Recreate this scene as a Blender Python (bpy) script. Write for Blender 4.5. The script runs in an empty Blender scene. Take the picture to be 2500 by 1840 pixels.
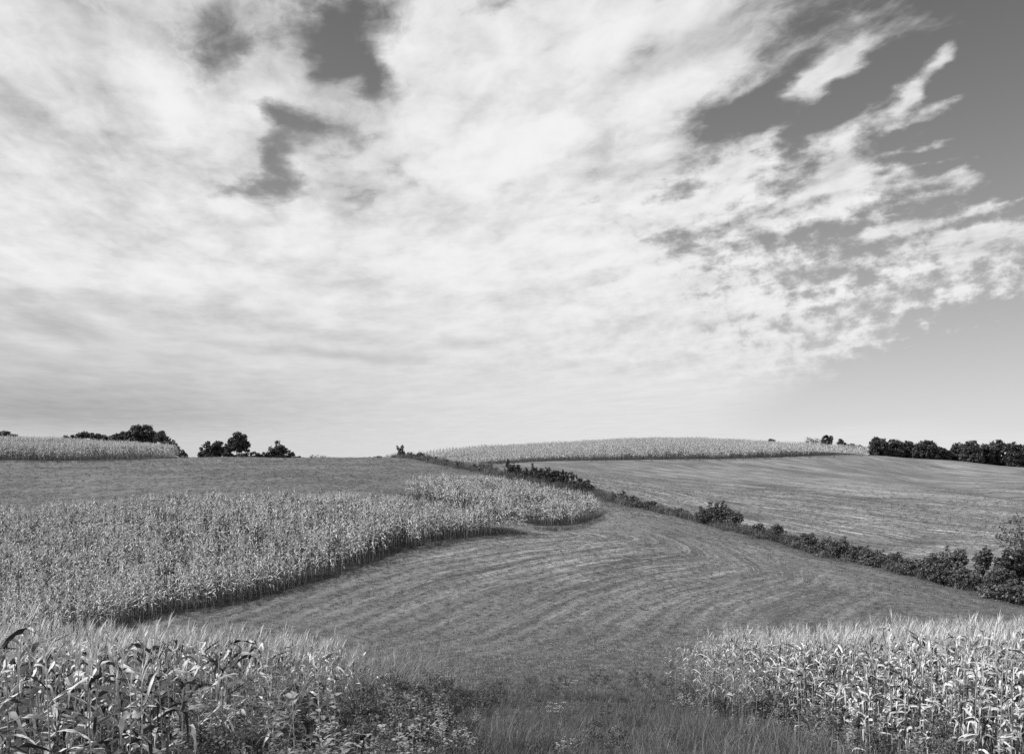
import bpy, bmesh, math, random
import numpy as np
from mathutils import Vector, Matrix, Euler

R = math.radians
SC = bpy.context.scene
COL = SC.collection
rng = np.random.default_rng(7)
random.seed(7)

# ------------------------------------------------------------------ camera
F_PX, HZ, CX = 2080.0, 1135.0, 1250.0          # focal length, horizon row, centre column of the 2500 x 1840 photograph
cam_d = bpy.data.cameras.new('camera')
cam = bpy.data.objects.new('camera', cam_d)
COL.objects.link(cam)
cam.location = (0, 0, 0)
cam.rotation_euler = (R(90), 0, 0)
cam_d.sensor_width = 36.0
cam_d.lens = 36.0 * F_PX / 2500.0
cam_d.shift_y = (HZ - 920.0) / 2500.0
cam_d.clip_start = 0.1
cam_d.clip_end = 12000
SC.camera = cam

# ------------------------------------------------------------------ light
SUN_EL, SUN_AZ = 38.0, -96.0        # azimuth from +Y (view direction), negative = left
sdir = Vector((math.sin(R(SUN_AZ)) * math.cos(R(SUN_EL)), math.cos(R(SUN_AZ)) * math.cos(R(SUN_EL)), math.sin(R(SUN_EL))))
sun_d = bpy.data.lights.new('sun', 'SUN')
sun_d.energy = 5.0
sun_d.angle = R(0.6)
sun_d.color = (1.0, 1.0, 1.0)       # a black and white photograph: neutral light
sun = bpy.data.objects.new('sun', sun_d)
COL.objects.link(sun)
sun.rotation_euler = (-sdir).to_track_quat('-Z', 'Y').to_euler()

SC.render.engine = 'CYCLES'
SC.cycles.use_denoising = False     # fine grass and leaves stay crisp; the remaining noise reads as film grain
SC.cycles.max_bounces = 4
SC.cycles.diffuse_bounces = 1
SC.cycles.transmission_bounces = 2
SC.cycles.transparent_max_bounces = 4
SC.view_settings.view_transform = 'Standard'
SC.view_settings.look = 'None'
SC.view_settings.exposure = 0.0
SC.view_settings.gamma = 1.0
SC.view_settings.use_curve_mapping = False

# ------------------------------------------------------------------ node helper
class NB:
    def __init__(self, tree):
        self.t = tree
    def n(self, kind, **kw):
        nd = self.t.nodes.new(kind)
        for k, v in kw.items():
            setattr(nd, k, v)
        return nd
    def put(self, sock, v):
        if isinstance(v, bpy.types.NodeSocket):
            self.t.links.new(v, sock)
        elif v is not None:
            sock.default_value = v
    def m(self, op, a, b=None, c=None, clamp=False):
        nd = self.n('ShaderNodeMath', operation=op, use_clamp=clamp)
        for i, v in enumerate((a, b, c)):
            if v is not None:
                self.put(nd.inputs[i], v)
        return nd.outputs[0]
    def v(self, op, a, b=None, scale=None):
        nd = self.n('ShaderNodeVectorMath', operation=op)
        self.put(nd.inputs[0], a)
        if b is not None:
            self.put(nd.inputs[1], b)
        if scale is not None:
            self.put(nd.inputs['Scale'], scale)
        return nd.outputs['Value'] if op in ('DOT_PRODUCT', 'LENGTH', 'DISTANCE') else nd.outputs['Vector']
    def xyz(self, x, y, z=0.0):
        nd = self.n('ShaderNodeCombineXYZ')
        for i, q in enumerate((x, y, z)):
            self.put(nd.inputs[i], q)
        return nd.outputs[0]
    def sep(self, v):
        nd = self.n('ShaderNodeSeparateXYZ')
        self.put(nd.inputs[0], v)
        return nd.outputs
    def noise(self, vec, scale, detail=4.0, rough=0.55, dist=0.0, lac=2.0, dim='3D'):
        nd = self.n('ShaderNodeTexNoise', noise_dimensions=dim)
        self.put(nd.inputs['Vector'], vec)
        self.put(nd.inputs['Scale'], scale)
        nd.inputs['Detail'].default_value = detail
        nd.inputs['Roughness'].default_value = rough
        nd.inputs['Lacunarity'].default_value = lac
        nd.inputs['Distortion'].default_value = dist
        return nd.outputs['Fac']
    def ramp(self, x, lo, hi, a=0.0, b=1.0, smooth=True):
        nd = self.n('ShaderNodeMapRange', interpolation_type='SMOOTHSTEP' if smooth else 'LINEAR', clamp=True)
        self.put(nd.inputs['Value'], x)
        self.put(nd.inputs['From Min'], lo); self.put(nd.inputs['From Max'], hi)
        self.put(nd.inputs['To Min'], a); self.put(nd.inputs['To Max'], b)
        return nd.outputs[0]
    def mix(self, f, a, b):
        nd = self.n('ShaderNodeMix', data_type='FLOAT')
        nd.clamp_factor = True
        self.put(nd.inputs[0], f); self.put(nd.inputs[2], a); self.put(nd.inputs[3], b)
        return nd.outputs[0]

# ------------------------------------------------------------------ sky
# Clear sky from the Sky Texture (its red channel: black and white film behind a yellow filter), with a sheet of
# altocumulus and cirrus on a flat layer high above; cloud banks are placed on that layer by their layer coordinates.
world = bpy.data.worlds.new('World')
SC.world = world
world.use_nodes = True
world.cycles.sampling_method = 'MANUAL'
world.cycles.sample_map_resolution = 256
wt = world.node_tree
wt.nodes.clear()
W = NB(wt)
tc = W.n('ShaderNodeTexCoord')
d = W.v('NORMALIZE', tc.outputs['Generated'])
dx, dy, dz = W.sep(d)
zc = W.m('ADD', W.m('MAXIMUM', dz, 0.0), 0.012)
U = W.m('DIVIDE', dx, zc)
V = W.m('DIVIDE', dy, zc)
P1 = W.xyz(U, V, 1.0)                       # (u, v, 1): affine functions are single dot products
P0 = W.xyz(U, V, 0.0)

def layer_uv(px, py):
    a, e = (px - CX) / F_PX, (HZ - py) / F_PX
    l = math.sqrt(a * a + 1 + e * e)
    z = e / l + 0.012
    return a / l / z, 1 / l / z

def bank(acc, px, py, sx, sy, rot, amp):
    """one soft elliptical cloud bank (or gap) on the layer; seen from the camera it spans about sx by sy"""
    u0, v0 = layer_uv(px, py)
    ua, va = layer_uv(px + 2, py); ub, vb = layer_uv(px, py + 2)
    J = np.array([[(ua - u0) / 2, (ub - u0) / 2], [(va - v0) / 2, (vb - v0) / 2]])
    Ji = np.linalg.inv(J)
    c, s = math.cos(R(rot)), math.sin(R(rot))
    M = np.array([[c / sx, s / sx], [-s / sy, c / sy]]) @ Ji
    off = -M @ np.array([u0, v0])
    q1 = W.v('DOT_PRODUCT', PW, (M[0, 0], M[0, 1], off[0]))
    q2 = W.v('DOT_PRODUCT', PW, (M[1, 0], M[1, 1], off[1]))
    r2 = W.m('MULTIPLY_ADD', q2, q2, W.m('MULTIPLY', q1, q1))
    return W.m('MULTIPLY_ADD', W.m('POWER', 0.36788, r2), amp, acc)

# wander the layer coordinates so that no bank has a clean outline
w1 = W.n('ShaderNodeTexNoise'); W.put(w1.inputs['Vector'], P0); w1.inputs['Scale'].default_value = 5.0; w1.inputs['Detail'].default_value = 5
wv = W.v('SCALE', W.v('SUBTRACT', w1.outputs['Color'], (0.5, 0.5, 0.5)), scale=0.17)
wx, wy, wz = W.sep(wv)
PW = W.v('ADD', P1, W.xyz(wx, wy, 0.0))
SKY_GAIN, SKY_DUST = 0.72, 1.0
cov = W.m('ADD', 0.58, 0.0)
for b in [
    # gaps in the sheet
    (840, 100, 135, 140, 8, -1.4), (790, 0, 90, 60, 0, -0.5), (905, 205, 45, 60, -10, -0.9), (790, 170, 50, 40, 0, -0.4), (530, 105, 135, 66, 10, -1.0), (410, 50, 70, 40, 0, -0.4), (480, 190, 40, 45, 0, -0.3),
    (665, 268, 66, 44, 15, -1.0), (755, 300, 100, 36, 12, -0.9), (675, 375, 52, 58, 20, -0.95), (590, 466, 130, 44, -4, -1.05), (690, 440, 60, 50, 20, -0.7),
    (740, 475, 60, 34, 0, -0.45), (885, 508, 60, 34, 0, -0.7), (120, 110, 110, 26, 45, -0.3), (255, 25, 30, 30, 0, -0.5), (1200, 20, 75, 40, -20, -0.75), (1310, 100, 25, 15, 0, -0.25),
    (850, 390, 190, 60, 10, -0.30), (1000, 440, 140, 30, 15, -0.18), (290, 330, 160, 60, 10, -0.12), (400, 250, 60, 120, -20, -0.10),
    # the clear side
    (2080, 390, 480, 280, -25, -0.98), (2480, 150, 300, 260, -25, -1.2), (2520, 430, 150, 200, 0, -0.9), (1840, 250, 120, 55, -25, -0.75), (1990, 295, 150, 34, -40, -0.5), (2150, 180, 110, 30, -42, -0.4), (1780, 285, 60, 50, -10, -0.35), (1820, 60, 220, 70, -20, 0.45), (1760, 150, 120, 50, -30, 0.4),
    (1960, 340, 130, 40, -38, -0.45), (1900, 60, 300, 70, -20, -0.32), (1700, 590, 130, 34, -5, -0.85), (1660, 460, 150, 30, -28, -0.55), (1560, 420, 70, 30, -30, -0.3),
    (2170, 500, 120, 26, -8, -0.35), (1430, 492, 28, 12, -30, -0.8), (1738, 655, 22, 20, 0, -0.6), (1520, 700, 40, 22, -30, -0.3), (1200, 815, 60, 10, 0, -0.15),
    (2520, 870, 430, 105, -8, -1.4), (2080, 990, 420, 60, -14, -1.0), (2350, 680, 300, 100, -12, -0.62), (2000, 640, 380, 90, -14, -0.34), (2520, 1020, 400, 60, 0, -0.8), (1900, 800, 150, 40, -20, -0.25),
    # streaks across it
    (2015, 185, 100, 34, -38, 1.15), (2090, 120, 60, 24, -45, 0.6), (2060, 410, 85, 80, -50, 1.0), (2010, 470, 150, 40, -15, 0.6), (2215, 240, 100, 32, -42, 1.15), (2310, 135, 60, 28, -40, 1.15),
    (2290, 268, 100, 18, -25, 0.95), (2280, 355, 90, 11, -8, 1.1), (2340, 432, 90, 19, -8, 1.2), (2200, 430, 60, 40, -25, 0.9), (2300, 390, 70, 7, -12, 0.6), (2250, 545, 220, 14, -12, 0.7), (2420, 560, 170, 10, -10, 0.7),
    (1790, 410, 100, 26, -22, 0.75), (1740, 480, 110, 18, -20, 0.55), (1900, 545, 260, 22, -12, 0.55), (1880, 330, 70, 18, -25, 0.5), (2080, 845, 190, 8, -9, 0.75), (2150, 935, 170, 9, -12, 0.45), (2440, 590, 230, 50, -10, 0.9), (2430, 690, 220, 50, -10, 0.9), (2230, 70, 170, 40, -28, 0.5), (2400, 90, 120, 30, -30, 0.35), (2250, 650, 180, 45, -10, 0.35), (2470, 330, 60, 14, -20, 0.6), (2480, 210, 40, 12, -30, 0.4), (2150, 760, 200, 20, -12, 0.35), (2380, 30, 160, 26, -25, 0.35),
    (1500, 200, 220, 150, -20, 0.45), (1300, 350, 330, 160, 0, 0.4), (1100, 150, 120, 120, 0, 0.3), (640, 180, 110, 50, -20, 0.5), (820, 240, 60, 40, 0, 0.6), (560, 330, 90, 70, 0, 0.35), (200, 200, 160, 110, 20, 0.3),
    (150, 600, 500, 250, 0, 0.5), (1100, 720, 600, 180, 0, 0.5), (500, 950, 800, 150, 0, 0.7), (1500, 900, 420, 100, 0, 0.5)]:
    cov = bank(cov, *b)

# texture of the sheet, drawn out along the wind
cs, sn = math.cos(R(16)), math.sin(R(16))
along = W.v('DOT_PRODUCT', PW, (-sn, cs, 0.0)); across = W.v('DOT_PRODUCT', PW, (cs, sn, 0.0))
Pst = W.xyz(W.m('MULTIPLY', across, 1.0), W.m('MULTIPLY', along, 0.42), 0.0)
Pmid = W.xyz(across, W.m('MULTIPLY', along, 0.62), 0.0)
n_big = W.noise(Pst, 1.5, 4, 0.55, 0.15)
n_mid = W.noise(W.v('ADD', Pmid, (7.1, 3.3, 0.0)), 6.5, 7, 0.66, 0.2)
cu, cv_ = U, V
# cloudlets are as thick as they are wide, so they keep a round outline at every height above the horizon
Pc = W.xyz(W.v('DOT_PRODUCT', d, (0.62, 0.35, 0.80)), W.v('DOT_PRODUCT', d, (-0.51, 0.77, 0.38)), W.v('DOT_PRODUCT', d, (-0.33, -0.42, 0.98)))
n_cell = W.mix(W.ramp(dz, 0.17, 0.36), W.noise(Pc, 50.0, 5, 0.6), W.noise(Pc, 23.0, 6, 0.6))
n_puff = W.noise(W.xyz(W.m('MULTIPLY_ADD', cv_, 0.22, cu), W.m('MULTIPLY', cv_, 0.48), 2.2), 6.0, 6, 0.55, 0.0)
n_shade = W.noise(W.v('ADD', Pst, (1.7, 13.2, 4.0)), 2.6, 5, 0.55, 0.1)
# cells show in the middle distance of the layer, and towards the clear side
cellband = W.m('MULTIPLY', W.ramp(dz, 0.07, 0.14), W.ramp(dz, 0.46, 0.26))
cellband = W.m('MULTIPLY', cellband, W.ramp(W.m('DIVIDE', U, W.m('MAXIMUM', V, 0.2)), -0.25, 0.28))
soft = W.ramp(dz, 0.08, 0.34)
tex = W.m('MULTIPLY_ADD', W.m('SUBTRACT', n_big, 0.5), 1.1, W.m('MULTIPLY', W.m('SUBTRACT', n_mid, 0.5), 1.35))
tex = W.m('MULTIPLY_ADD', W.m('SUBTRACT', n_puff, 0.5), 2.0, tex)
tex = W.m('MULTIPLY', tex, soft)
tex = W.m('MULTIPLY_ADD', W.m('MULTIPLY', W.m('SUBTRACT', n_cell, 0.5), 3.7), cellband, tex)
body = W.m('ADD', cov, tex)
mask = W.ramp(body, -0.22, 0.84)
# thickness gives the grey and white of the cloud itself
bright = W.m('MULTIPLY_ADD', W.m('SUBTRACT', n_shade, 0.5), W.mix(W.ramp(dz, 0.04, 0.3), 0.15, 1.1), 0.765)
bright = W.m('MULTIPLY_ADD', W.m('SUBTRACT', n_mid, 0.5), W.m('MULTIPLY', soft, 0.5), bright)
bright = W.m('MULTIPLY_ADD', W.m('MULTIPLY', W.m('SUBTRACT', n_cell, 0.5), 0.55), cellband, bright)
bright = W.m('MULTIPLY_ADD', W.m('SUBTRACT', n_puff, 0.5), W.m('MULTIPLY', soft, 0.75), bright)
for b in [(260, 190, 260, 140, 10, -0.09), (90, 60, 200, 70, 0, -0.12), (330, 420, 260, 60, 8, -0.06), (1000, 560, 300, 60, 8, -0.05), (60, 985, 800, 80, 3, -0.16), (60, 780, 320, 45, 6, -0.12), (600, 790, 330, 26, 7, -0.17), (230, 720, 260, 25, 5, -0.10), (830, 865, 240, 14, 5, -0.15), (330, 560, 200, 40, 6, -0.08),
          (550, 420, 160, 60, 0, -0.07), (900, 420, 200, 110, 10, -0.10), (400, 80, 150, 70, 0, -0.22), (600, 40, 170, 60, 0, -0.13), (1700, 80, 200, 70, -20, -0.22), (2000, 280, 120, 60, -40, -0.1), (1850, 400, 400, 100, 0, -0.06),
          (1450, 250, 300, 220, 0, 0.06), (1250, 700, 500, 120, 0, 0.08), (450, 660, 300, 40, 4, 0.10), (60, 400, 200, 60, 0, 0.10)]:
    bright = bank(bright, *b)
side = W.ramp(W.m('DIVIDE', dx, W.m('MAXIMUM', dy, 0.05)), 0.15, -0.55)
bright = W.m('MULTIPLY_ADD', W.m('MULTIPLY', W.ramp(dz, 0.17, 0.03), side), -0.19, bright)       # the sheet thickens to grey stratus low on the sunward side
bright = W.m('SMOOTH_MIN', W.m('MAXIMUM', bright, 0.35), 0.90, 0.28)

sky = W.n('ShaderNodeTexSky', sky_type='NISHITA')
sky.sun_disc = False
sky.sun_elevation = R(SUN_EL)
sky.sun_rotation = R(SUN_AZ)
sky.altitude = 200
sky.air_density = 1.0
sky.dust_density = SKY_DUST
sky.ozone_density = 1.0
sc = W.n('ShaderNodeSeparateColor'); W.put(sc.inputs[0], sky.outputs[0])
SKY_STRENGTH = 0.1
clear = W.m('MULTIPLY', sc.outputs[0], SKY_GAIN)
veil = W.m('POWER', 2.71828, W.m('MULTIPLY', W.m('MAXIMUM', dz, 0.0), -5.2))      # haze of the lower air
clear = W.mix(veil, clear, 0.78 / SKY_STRENGTH)
total = W.mix(W.m('MULTIPLY', mask, W.ramp(dz, -0.03, -0.005)), clear, W.m('DIVIDE', bright, SKY_STRENGTH))
bg = W.n('ShaderNodeBackground')
wc = W.n('ShaderNodeCombineColor')
for i in range(3):
    W.put(wc.inputs[i], total)
W.put(bg.inputs['Color'], wc.outputs[0])
bg.inputs['Strength'].default_value = SKY_STRENGTH
wo = W.n('ShaderNodeOutputWorld')
wt.links.new(bg.outputs[0], wo.inputs['Surface'])

# ------------------------------------------------------------------ terrain
def at(px, py, Y):
    """world point that the photograph shows at (px, py) when it lies Y metres ahead"""
    return ((px - CX) / F_PX * Y, Y, (HZ - py) / F_PX * Y)

SURVEY = [  # points of the ground read off the photograph: column, row, distance
    (1350, 1840, 18), (1350, 1690, 35), (1350, 1600, 50), (1350, 1525, 65), (1350, 1400, 80), (1350, 1310, 95), (1480, 1255, 108),
    (330, 1525, 65), (600, 1470, 70), (870, 1390, 78), (1050, 1325, 88), (1290, 1303, 95), (1470, 1262, 108), (1150, 1312, 91),
    (0, 1580, 62), (0, 1284, 97), (0, 1240, 112), (0, 1180, 128), (0, 1123, 150), (300, 1264, 98), (600, 1245, 100), (880, 1248, 101),
    (300, 1205, 118), (600, 1185, 122), (880, 1188, 122), (300, 1120, 155), (500, 1117, 158), (700, 1119, 160), (900, 1120, 160), (980, 1118, 165),
    (300, 1400, 80), (600, 1350, 84), (880, 1310, 88),
    (1020, 1250, 104), (1100, 1208, 122), (1200, 1208, 122), (1300, 1228, 118), (1400, 1252, 112), (1020, 1160, 138), (1250, 1192, 132),
    (1100, 1135, 155), (1250, 1165, 142), (1430, 1203, 130), (1510, 1225, 124), (1760, 1288, 112), (1870, 1312, 106), (2100, 1368, 96), (2300, 1412, 88), (2500, 1465, 82),
    (1700, 1350, 95), (2000, 1430, 82), (1700, 1450, 75), (1700, 1540, 60), (2200, 1480, 76), (2500, 1545, 68), (1500, 1310, 97), (2100, 1530, 66),
    (2500, 1660, 38), (1700, 1676, 38), (2100, 1668, 38), (1000, 1690, 36),
    (1430, 1182, 140), (1760, 1266, 121), (2100, 1338, 104), (2350, 1376, 95), (2500, 1400, 90), (1600, 1182, 165), (1900, 1190, 165), (2100, 1232, 140), (2300, 1265, 128),
    (2450, 1210, 160), (2450, 1170, 190), (2250, 1150, 205), (1900, 1150, 200), (1400, 1145, 185), (1300, 1127, 215), (1600, 1122, 215), (1900, 1116, 215), (2110, 1112, 218), (2300, 1122, 222), (2500, 1142, 215)]
ctrl = [at(*p) for p in SURVEY]
def crop_top(px, py, Y):
    x, y, z = at(px, py, Y)
    return (x, y, z - 2.3)
ctrl += [crop_top(1600, 1074, 290), crop_top(1250, 1090, 270), crop_top(1050, 1099, 252), crop_top(2000, 1096, 270), crop_top(2110, 1106, 243), crop_top(1800, 1081, 285),
         crop_top(0, 1066, 185), crop_top(200, 1073, 180), crop_top(400, 1087, 170)]
ctrl += [(0, 0, -2.4), (-12, 0, -2.4), (12, 0, -2.4), (-40, 0, -2.6), (40, 0, -2.6), (0, -30, -2.0), (-60, -30, -2.0), (60, -30, -2.0), (-8, 12, -4.8), (9, 12, -4.8), (-16, 25, -7.4), (-16, 40, -10.0), (-40, 40, -10.4), (40, 40, -9.8), (-40, 20, -6.6), (40, 20, -6.4),
         (-110, 40, -11), (110, 40, -10.5), (-110, 0, -4), (110, 0, -4), (-120, 150, 1.2), (-130, 100, -6.5), (-100, 62, -13), (-130, 190, 4.5), (90, 68, -13.8), (90, 85, -12), (120, 100, -10.5), (140, 150, -6), (170, 215, -1.2), (200, 150, -7),
         (-90, 215, 1.0), (-60, 215, -1.5), (-30, 220, -2.0), (-110, 250, -3.0), (-50, 260, -6.0), (-10, 230, 1.0), (130, 275, -4), (150, 255, -3.0), (90, 330, 0), (30, 350, 0), (-20, 320, -4), (200, 300, -8), (-200, 200, 3), (-200, 100, -6), (-200, 300, -6), (60, 400, -8), (-60, 400, -12), (200, 400, -12), (-200, 400, -12)]
CT = np.array(ctrl)
TPS_S = 100.0
def _phi(r2):
    return 0.5 * r2 * np.log(r2 + 1e-12)
def _fit():
    X = CT[:, :2] / TPS_S
    n = len(X)
    K = _phi(((X[:, None] - X[None]) ** 2).sum(-1)) + np.eye(n) * 2e-5
    Pm = np.hstack([np.ones((n, 1)), X])
    A = np.block([[K, Pm], [Pm.T, np.zeros((3, 3))]])
    return np.linalg.solve(A, np.concatenate([CT[:, 2], np.zeros(3)]))
_TW = _fit()
def sstep(a, b, x):
    t = np.clip((x - a) / (b - a), 0, 1)
    return t * t * (3 - 2 * t)
def vnoise(x, y, s, seed=0):
    """smooth value noise on a lattice of s metres"""
    xs, ys = np.asarray(x) / s, np.asarray(y) / s
    xi, yi = np.floor(xs).astype(np.int64), np.floor(ys).astype(np.int64)
    fx, fy = xs - xi, ys - yi
    fx, fy = fx * fx * (3 - 2 * fx), fy * fy * (3 - 2 * fy)
    def h(a, b):
        k = (a * 374761393 + b * 668265263 + seed * 2147483647) & 0xffffffff
        k = ((k ^ (k >> 13)) * 1274126177) & 0xffffffff
        return ((k ^ (k >> 16)) & 0xffff) / 65535.0
    return (h(xi, yi) * (1 - fx) + h(xi + 1, yi) * fx) * (1 - fy) + (h(xi, yi + 1) * (1 - fx) + h(xi + 1, yi + 1) * fx) * fy - 0.5

def poly_dist(x, y, pts):
    """distance to a polyline and arc position along it"""
    x, y = np.asarray(x, float), np.asarray(y, float)
    best = np.full(x.shape, 1e9); sgn = np.zeros(x.shape)
    for (ax, ay), (bx, by) in zip(pts[:-1], pts[1:]):
        ex, ey = bx - ax, by - ay
        t = np.clip(((x - ax) * ex + (y - ay) * ey) / (ex * ex + ey * ey), 0, 1)
        dd = np.hypot(x - ax - t * ex, y - ay - t * ey)
        cr = ex * (y - ay) - ey * (x - ax)
        m_ = dd < best
        best = np.where(m_, dd, best); sgn = np.where(m_, np.sign(cr), sgn)
    return best, sgn
def inside(x, y, poly):
    x, y = np.asarray(x, float), np.asarray(y, float)
    r = np.zeros(x.shape, bool)
    n = len(poly)
    for i in range(n):
        (ax, ay), (bx, by) = poly[i], poly[(i + 1) % n]
        c = ((ay > y) != (by > y)) & (x < (bx - ax) * (y - ay) / (by - ay + 1e-12) + ax)
        r ^= c
    return r
def plan(*pts):
    return [at(p[0], HZ, p[1])[:2] for p in pts]

SWALES = [plan((1840, 176), (1980, 163), (2050, 156), (2150, 149), (2240, 143)), plan((2090, 112), (2180, 109), (2260, 112)), plan((2230, 190), (2330, 176), (2420, 165), (2520, 150))]
def height(x, y):
    x, y = np.atleast_1d(np.asarray(x, float)), np.atleast_1d(np.asarray(y, float))
    z = np.zeros(x.shape)
    for i in range(0, len(x), 20000):
        Q = np.stack([x[i:i + 20000], y[i:i + 20000]], -1) / TPS_S
        k = _phi(((Q[:, None] - CT[None, :, :2] / TPS_S) ** 2).sum(-1))
        z[i:i + 20000] = k @ _TW[:-3] + _TW[-3] + Q @ _TW[-2:]
    r = np.maximum(np.abs(x) / 1.0 - 190, np.maximum(y - 390, -25 - y))
    far = sstep(0, 160, r)
    z = z * (1 - far) + (-14 * far)
    z += (vnoise(x, y, 9, 3) * 0.22 + vnoise(x, y, 3.7, 4) * 0.07) * (1 - far)
    for s in SWALES:
        dd, _ = poly_dist(x, y, s)
        z -= 0.55 * np.exp(-(dd / 4.0) ** 2)
    return z
def hz1(x, y):
    return float(height([x], [y])[0])

# crop plots and boundaries, in plan (metres)
HEDGE = plan((960, 172), (1100, 155), (1250, 142), (1430, 130), (1510, 124), (1760, 112), (1870, 106), (2100, 96), (2300, 88), (2520, 81)) + [(75, 70)]
MID_EDGE = plan((200, 63), (330, 65), (600, 70), (870, 78), (1050, 88), (1150, 91), (1290, 95))      # lower edge of the middle corn
MID_PLOT = [(-95, 60)] + MID_EDGE + plan((1245, 97), (1150, 98.5), (1060, 99.5), (940, 100), (880, 100.5), (600, 100), (300, 98), (0, 97)) + [(-95, 96)]
LOBE_PLOT = plan((990, 115), (1060, 112.5), (1150, 109.5), (1230, 106), (1310, 101.5), (1400, 104), (1475, 109), (1440, 114), (1350, 120), (1220, 126), (1120, 128), (1050, 126), (985, 119))
FARLEFT_PLOT = [(-145, 148)] + plan((0, 150), (200, 151), (330, 155), (430, 160), (445, 168), (400, 185)) + [(-80, 205), (-150, 205)]
FARRIGHT_PLOT = plan((985, 195), (1060, 204), (1180, 212), (1300, 215), (1600, 215), (1900, 215), (2120, 219), (2115, 245), (2050, 280)) + [(110, 310), (40, 322), (0, 315), (-38, 262)]
LEFT_PLOT = [(-45, 5.5), (-6.5, 6.2), (-3.6, 9), (-3.0, 14), (-2.8, 20), (-3.0, 26), (-4.0, 29.5), (-12, 30.5), (-45, 31)]
RIGHT_PLOT = [(6.7, 10), (6.1, 16), (5.9, 24), (6.0, 31), (6.4, 37), (12, 39), (50, 40), (50, 10)]

# the ground as one sheet, fine where the camera looks, coarse out to the horizon
def axis(lo, hi, step, ends):
    a = list(np.arange(lo, hi + 1e-6, step))
    left, right = [], []
    s, q = step, lo
    while q > -ends:
        s *= 1.35; q -= s; left.append(q)
    s, q = step, hi
    while q < ends:
        s *= 1.35; q += s; right.append(q)
    return np.array(left[::-1] + a + right)
gx, gy = axis(-110, 110, 0.8, 6000), axis(-6, 250, 0.7, 6000)
GX, GY = np.meshgrid(gx, gy)
fx_, fy_ = GX.ravel(), GY.ravel()
fz_ = height(fx_, fy_)
nx, ny = len(gx), len(gy)
idx = np.arange(nx * ny).reshape(ny, nx)
quads = np.stack([idx[:-1, :-1], idx[:-1, 1:], idx[1:, 1:], idx[1:, :-1]], -1).reshape(-1, 4)

def mesh_np(name, verts, faces, mat=None, smooth=False):
    """a mesh from arrays; faces is one (n, k) array"""
    me = bpy.data.meshes.new(name)
    verts = np.asarray(verts, np.float32); faces = np.asarray(faces, np.int32)
    me.vertices.add(len(verts)); me.vertices.foreach_set('co', verts.ravel())
    k = faces.shape[1]
    me.loops.add(faces.size); me.loops.foreach_set('vertex_index', faces.ravel())
    me.polygons.add(len(faces))
    me.polygons.foreach_set('loop_start', np.arange(0, faces.size, k, dtype=np.int32))
    me.polygons.foreach_set('loop_total', np.full(len(faces), k, np.int32))
    if smooth:
        me.polygons.foreach_set('use_smooth', np.ones(len(faces), bool))
    me.update(calc_edges=True)
    if mat:
        me.materials.append(mat)
    return me
def fattr(me, name, vals):
    a = me.attributes.new(name, 'FLOAT', 'POINT')
    a.data.foreach_set('value', np.asarray(vals, np.float32))
def link(name, data, parent=None, loc=(0, 0, 0), rot=(0, 0, 0), scale=(1, 1, 1), label=None, cat=None, group=None, kind=None):
    o = bpy.data.objects.new(name, data)
    COL.objects.link(o)
    o.parent = parent
    o.location = loc; o.rotation_euler = rot; o.scale = scale
    if label: o['label'] = label
    if cat: o['category'] = cat
    if group: o['group'] = group
    if kind: o['kind'] = kind
    return o

# swath coordinate: how far across the mower's passes a point lies; strength: how plainly the passes show
SWATH_W = 2.2
def swaths(x, y):
    d_mid, _ = poly_dist(x, y, MID_EDGE)
    d_hedge, s_hedge = poly_dist(x, y, HEDGE)
    far_side = s_hedge > 0
    wmid = 1 / (d_mid + 2) ** 1.5; wh = 1 / (d_hedge + 2) ** 1.5
    sw = np.where(far_side, d_hedge * 0.8 + y * 0.18, np.where(y > 101, d_hedge * 0.15 + y * 0.9, (d_mid * wmid + d_hedge * wh) / (wmid + wh)))
    t_ = np.clip(y, 40, 110) - 60
    fan = (x - 0.30 * t_ - 0.016 * t_ * np.abs(t_)) * 0.9
    wf = sstep(6, 17, d_hedge) * sstep(108, 96, y) * (~far_side)
    st = np.where(far_side, 0.4, 0.3) + 0.6 * wf * sstep(48, 62, y) * sstep(112, 90, y)
    st = st * np.where(wf > 0.5, sstep(18, 40, np.hypot(x - 28, y - 126)), 1.0) * (1 - 0.5 * sstep(30, 50, x) * (y < 110))
    sw = sw * (1 - wf) + fan * wf + vnoise(x, y, 17, 8) * 1.6 + vnoise(x, y, 6, 9) * 0.35
    return sw, st, d_hedge, far_side
swath, strength, d_hedge, far_side = swaths(fx_, fy_)
# lush: where grass stands thick and dark (field margins, damp swales, valley floor, lane)
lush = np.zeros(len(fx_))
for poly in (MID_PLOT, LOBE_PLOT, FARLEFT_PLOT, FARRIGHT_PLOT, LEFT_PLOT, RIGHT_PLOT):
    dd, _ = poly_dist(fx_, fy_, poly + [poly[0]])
    lush = np.maximum(lush, np.where(inside(fx_, fy_, poly), 1.3, 0.22 * np.exp(-(dd / 2.6) ** 2)))  # plot floors score highest: their soil is painted darker as crop shade
lush = np.maximum(lush, 0.95 * np.exp(-(d_hedge / 3.6) ** 2))
for s in SWALES:
    dd, _ = poly_dist(fx_, fy_, s)
    lush = np.maximum(lush, 1.0 * np.exp(-(dd / 3.4) ** 2) * np.clip(0.75 + 1.2 * vnoise(fx_, fy_, 11, 71), 0, 1))
lush = np.maximum(lush, 0.72 * np.exp(-((fy_ - 43) / 13) ** 2) * (np.abs(fx_) < 60))
lush = np.maximum(lush, 0.6 * np.clip(2.6 * (vnoise(fx_ * 0.5, fy_, 9, 81) + 0.5 * vnoise(fx_ * 0.5, fy_, 4, 82) - 0.08), 0, 1) * far_side)      # greener, damper patches on the far slope
lush = np.maximum(lush, sstep(37, 33, fy_))
lush *= 0.75 + 0.5 * (vnoise(fx_, fy_, 5, 12) + 0.5)
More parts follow.
